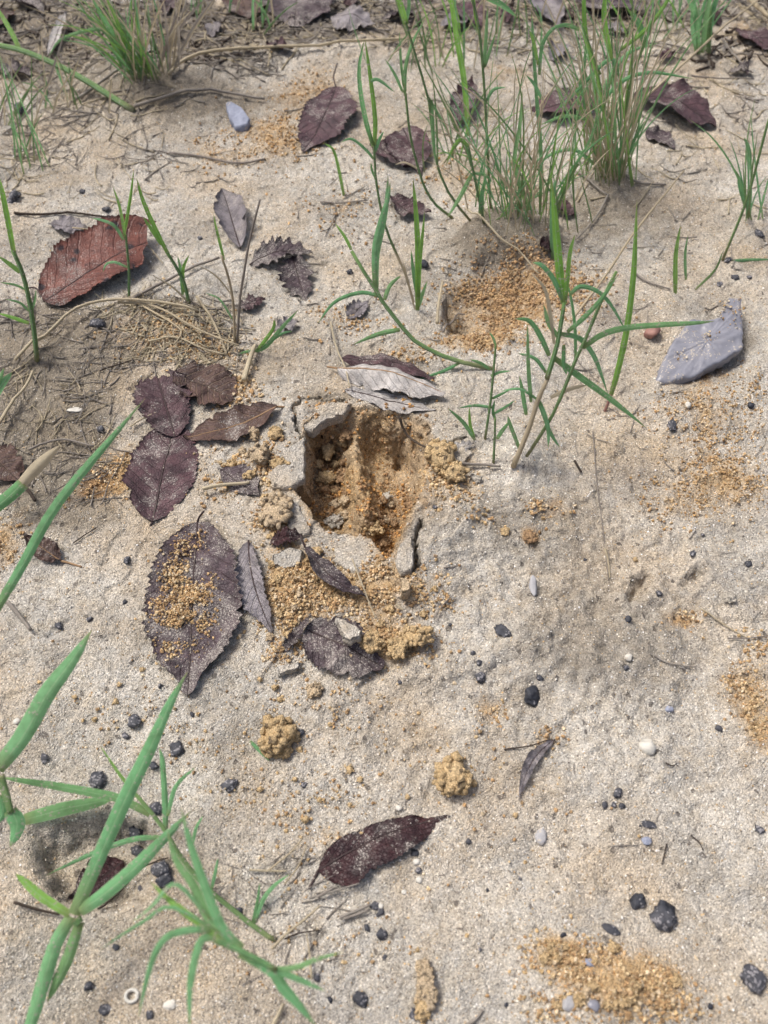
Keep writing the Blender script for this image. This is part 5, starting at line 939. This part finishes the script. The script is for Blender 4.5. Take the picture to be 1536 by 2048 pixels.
def field(n, x0, x1, y0, y1, rg): return rg.uniform(x0, x1, n), rg.uniform(y0, y1, n)
rg = np.random.default_rng(99)
# pale grains everywhere in and around the view, denser toward the camera
n = 210000; Y = .80 * rg.random(n) ** 1.5 - .02; X = rg.uniform(-1, 1, n) * (.17 + .30 * (Y + .02) / .8)
o_, m__ = masks(X, Y); keep = rg.random(n) > .55 * m__; X, Y, o_ = X[keep], Y[keep], o_[keep]; n = len(X)
sz = .00015 + .00032 * rg.random(n) ** 4; sz *= .8 + .7 * Y; pc = np.array([(.66, .60, .50), (.50, .46, .39), (.80, .77, .70), (.58, .42, .24), (.26, .23, .20), (.90, .89, .86)])[rg.choice(6, n, p=[.30, .22, .20, .10, .11, .07])]
oc = np.array([(.64, .42, .20), (.54, .32, .14), (.68, .50, .28)])[rg.integers(0, 3, n)]; cl_ = np.where((rg.random(n) < o_)[:, None], oc, pc) * (1 + .12 * rg.normal(size=(n, 1)))
grains('sand_grains', 'loose pale sand grains covering the ground', np.stack([X, Y, H(X, Y) + sz * .35], -1), sz, np.clip(cl_, .02, .95), 1)
def heap(label, blobs, n, size, seed, cols=((.61, .47, .28), (.54, .39, .21), (.66, .54, .37), (.46, .32, .18)), pile=.001, name='sand_crumbs', surf=None):
    rg = np.random.default_rng(seed); P = []; tot = sum(q[2] * q[3] * q[4] for q in blobs)
    for px, py, rx, ry, s in blobs:
        k = int(2.6 * n * rx * ry * s / tot); r = np.sqrt(rg.random(k)) ** 1.2 * 1.05 * np.exp(.32 * rg.normal(size=k)); a = rg.uniform(0, 6.283, k)
        c = at(px, py); ex = at0(px + rx, py)[0] - at0(px, py)[0]; ey = abs(at0(px, py - ry)[1] - at0(px, py + ry)[1]) / 2
        P.append(np.stack([c[0] + ex * r * np.cos(a), c[1] + ey * r * np.sin(a), pile * np.clip(1 - r, 0, 1) * rg.random(k)], -1))
    P = np.vstack(P)
    nzv = fbm(P[:, 0], P[:, 1], .012, 3, seed); nz2 = fbm(P[:, 0], P[:, 1], .005, 2, seed + 3); P = P[(nzv + .5 * nz2 + .22 * rg.normal(size=len(P))) > -.04]; k = len(P)
    sz = size[0] * .36 + (size[1] * .85 - size[0] * .3) * rg.random(k) ** 3.0; z = H(P[:, 0], P[:, 1]) if surf is None else surf(P[:, 0], P[:, 1])
    P[:, 2] += z + sz * .5; cw = np.array(list(cols) + [(.48, .31, .16), (.40, .27, .15)]); col = cw[rg.integers(0, len(cw), k)] * (1 + .15 * rg.normal(size=(k, 1)))
    return grains(name, label, P, sz, np.clip(col, .02, .95), seed)
mm = .001
heap('ochre sand crumbs thrown out below the hoof print', [(745, 1180, 110, 62, 1), (590, 1180, 70, 95, 1.1), (770, 1285, 90, 36, 1.2), (640, 1160, 60, 40, .7), (860, 1190, 60, 40, .5), (545, 1045, 50, 45, .8), (560, 1290, 40, 40, .6)], 4200, (.45 * mm, 1.1 * mm), 71, pile=.0015)
heap('ochre and brown crumbs lining the hoof print', [(655, 960, 45, 100, 1), (790, 1020, 45, 70, 1.2), (770, 1090, 20, 40, 1), (730, 1000, 40, 60, .7), (800, 900, 60, 50, .35), (690, 860, 60, 30, .6)], 1800, (.45 * mm, 1.3 * mm), 72, ((.56, .31, .12), (.40, .24, .12), (.34, .21, .11), (.62, .36, .14), (.46, .34, .22)))
heap('ochre crumbs and clods of sand on the left rim', [(530, 930, 70, 60, 1), (470, 940, 40, 40, .6), (480, 780, 60, 60, .5), (440, 960, 50, 60, .4)], 900, (.5 * mm, 1.4 * mm), 73, ((.62, .44, .23), (.64, .50, .31), (.56, .46, .32)))
heap('ochre crumbs around the split clods on the right rim', [(890, 945, 60, 40, 1), (900, 990, 60, 30, .5), (1090, 1020, 45, 22, .6), (980, 1040, 60, 30, .25)], 700, (.5 * mm, 1.2 * mm), 74)
heap('brown granules in the scooped hollow under the mound', [(1000, 610, 115, 65, 1), (1080, 570, 95, 50, .9), (960, 680, 90, 28, .8), (1160, 590, 60, 50, .4), (1040, 540, 90, 30, .6)], 4200, (.5 * mm, 1.15 * mm), 75, ((.52, .36, .19), (.44, .30, .17), (.58, .44, .27), (.38, .26, .16)))
heap('ochre crumb heap at the bottom right', [(1240, 1980, 140, 66, 1), (1110, 1900, 55, 40, .9), (1180, 1930, 60, 40, .8), (1330, 2010, 80, 40, .7), (1090, 2000, 40, 50, .6), (1200, 1890, 40, 20, .5)], 2000, (.4 * mm, 1.0 * mm), 76, pile=.002)
heap('buff granules below and right of the slate', [(1430, 830, 110, 50, 1), (1460, 950, 90, 70, 1.1), (1350, 1000, 90, 60, .7), (1340, 830, 70, 30, .5), (1500, 780, 60, 50, .6), (1400, 900, 60, 40, .6)], 2400, (.35 * mm, .9 * mm), 77, ((.58, .42, .24), (.50, .36, .20), (.64, .50, .32), (.46, .30, .14)))
heap('ochre crumbs scattered at the right edge', [(1500, 1400, 50, 80, 1), (1520, 1300, 40, 40, .7), (1370, 1240, 40, 20, .8), (1090, 1480, 30, 28, .8), (985, 1425, 35, 25, .7)], 700, (.4 * mm, 1.0 * mm), 78)
heap('fine ochre crumbs under the straw tangle, left', [(350, 665, 120, 55, 1), (230, 940, 55, 40, .9), (430, 700, 60, 50, .8), (190, 985, 70, 30, .4), (20, 1085, 40, 60, .6)], 1900, (.4 * mm, 1.0 * mm), 79, ((.66, .50, .30), (.60, .42, .22), (.70, .58, .40)))
heap('buff crumbs scattered on bare sand, upper middle', [(560, 270, 130, 60, 1), (620, 180, 80, 40, .7), (700, 640, 90, 40, .8), (820, 720, 80, 40, .5), (690, 420, 100, 60, .5), (900, 350, 80, 60, .4), (430, 310, 90, 50, .4)], 1800, (.5 * mm, 1.2 * mm), 80, ((.62, .44, .24), (.58, .36, .16), (.66, .54, .38)))
heap('sparse ochre crumbs scattered over the lower sand', [(640, 1420, 140, 90, 1), (620, 1620, 130, 80, 1), (300, 1450, 200, 100, .5), (900, 1500, 160, 90, .4), (640, 1900, 200, 100, .25), (1000, 1700, 250, 200, .12), (460, 1560, 90, 90, .5)], 1300, (.3 * mm, .95 * mm), 81)
# the grains lying in the leaf cup and on the slate
def on_leaf(P):
    Q = P.reshape(-1, 3)
    def f(x, y):
        r = np.empty(len(x))
        for i in range(0, len(x), 400):
            d = (x[i:i + 400, None] - Q[None, :, 0]) ** 2 + (y[i:i + 400, None] - Q[None, :, 1]) ** 2; r[i:i + 400] = Q[d.argmin(1), 2]
        return r
    return f
heap('pile of ochre sand grains lying in the large plum leaf', [(372, 1235, 48, 62, 1.4), (345, 1190, 34, 60, 1), (392, 1215, 34, 36, 1.3), (362, 1120, 22, 50, .5), (400, 1090, 24, 30, .25)], 3200, (.35 * mm, .85 * mm), 82, ((.62, .46, .26), (.56, .39, .20), (.66, .54, .36)), .0035, surf=on_leaf(P_BIG))
def on_slate(x, y): return sz0 + (x - sc[0]) * stl[0] + (y - sc[1]) * stl[1] + sth + .0006
sz0 = slate_z
heap('sand crumbs lying on the slate', [(1445, 660, 34, 26, 1), (1398, 702, 22, 14, 1.4), (1352, 735, 14, 10, 1.2), (1435, 690, 14, 12, .8), (1470, 640, 14, 30, .8)], 130, (.3 * mm, .8 * mm), 83, ((.64, .54, .38), (.60, .40, .18), (.70, .62, .48)), surf=on_slate)
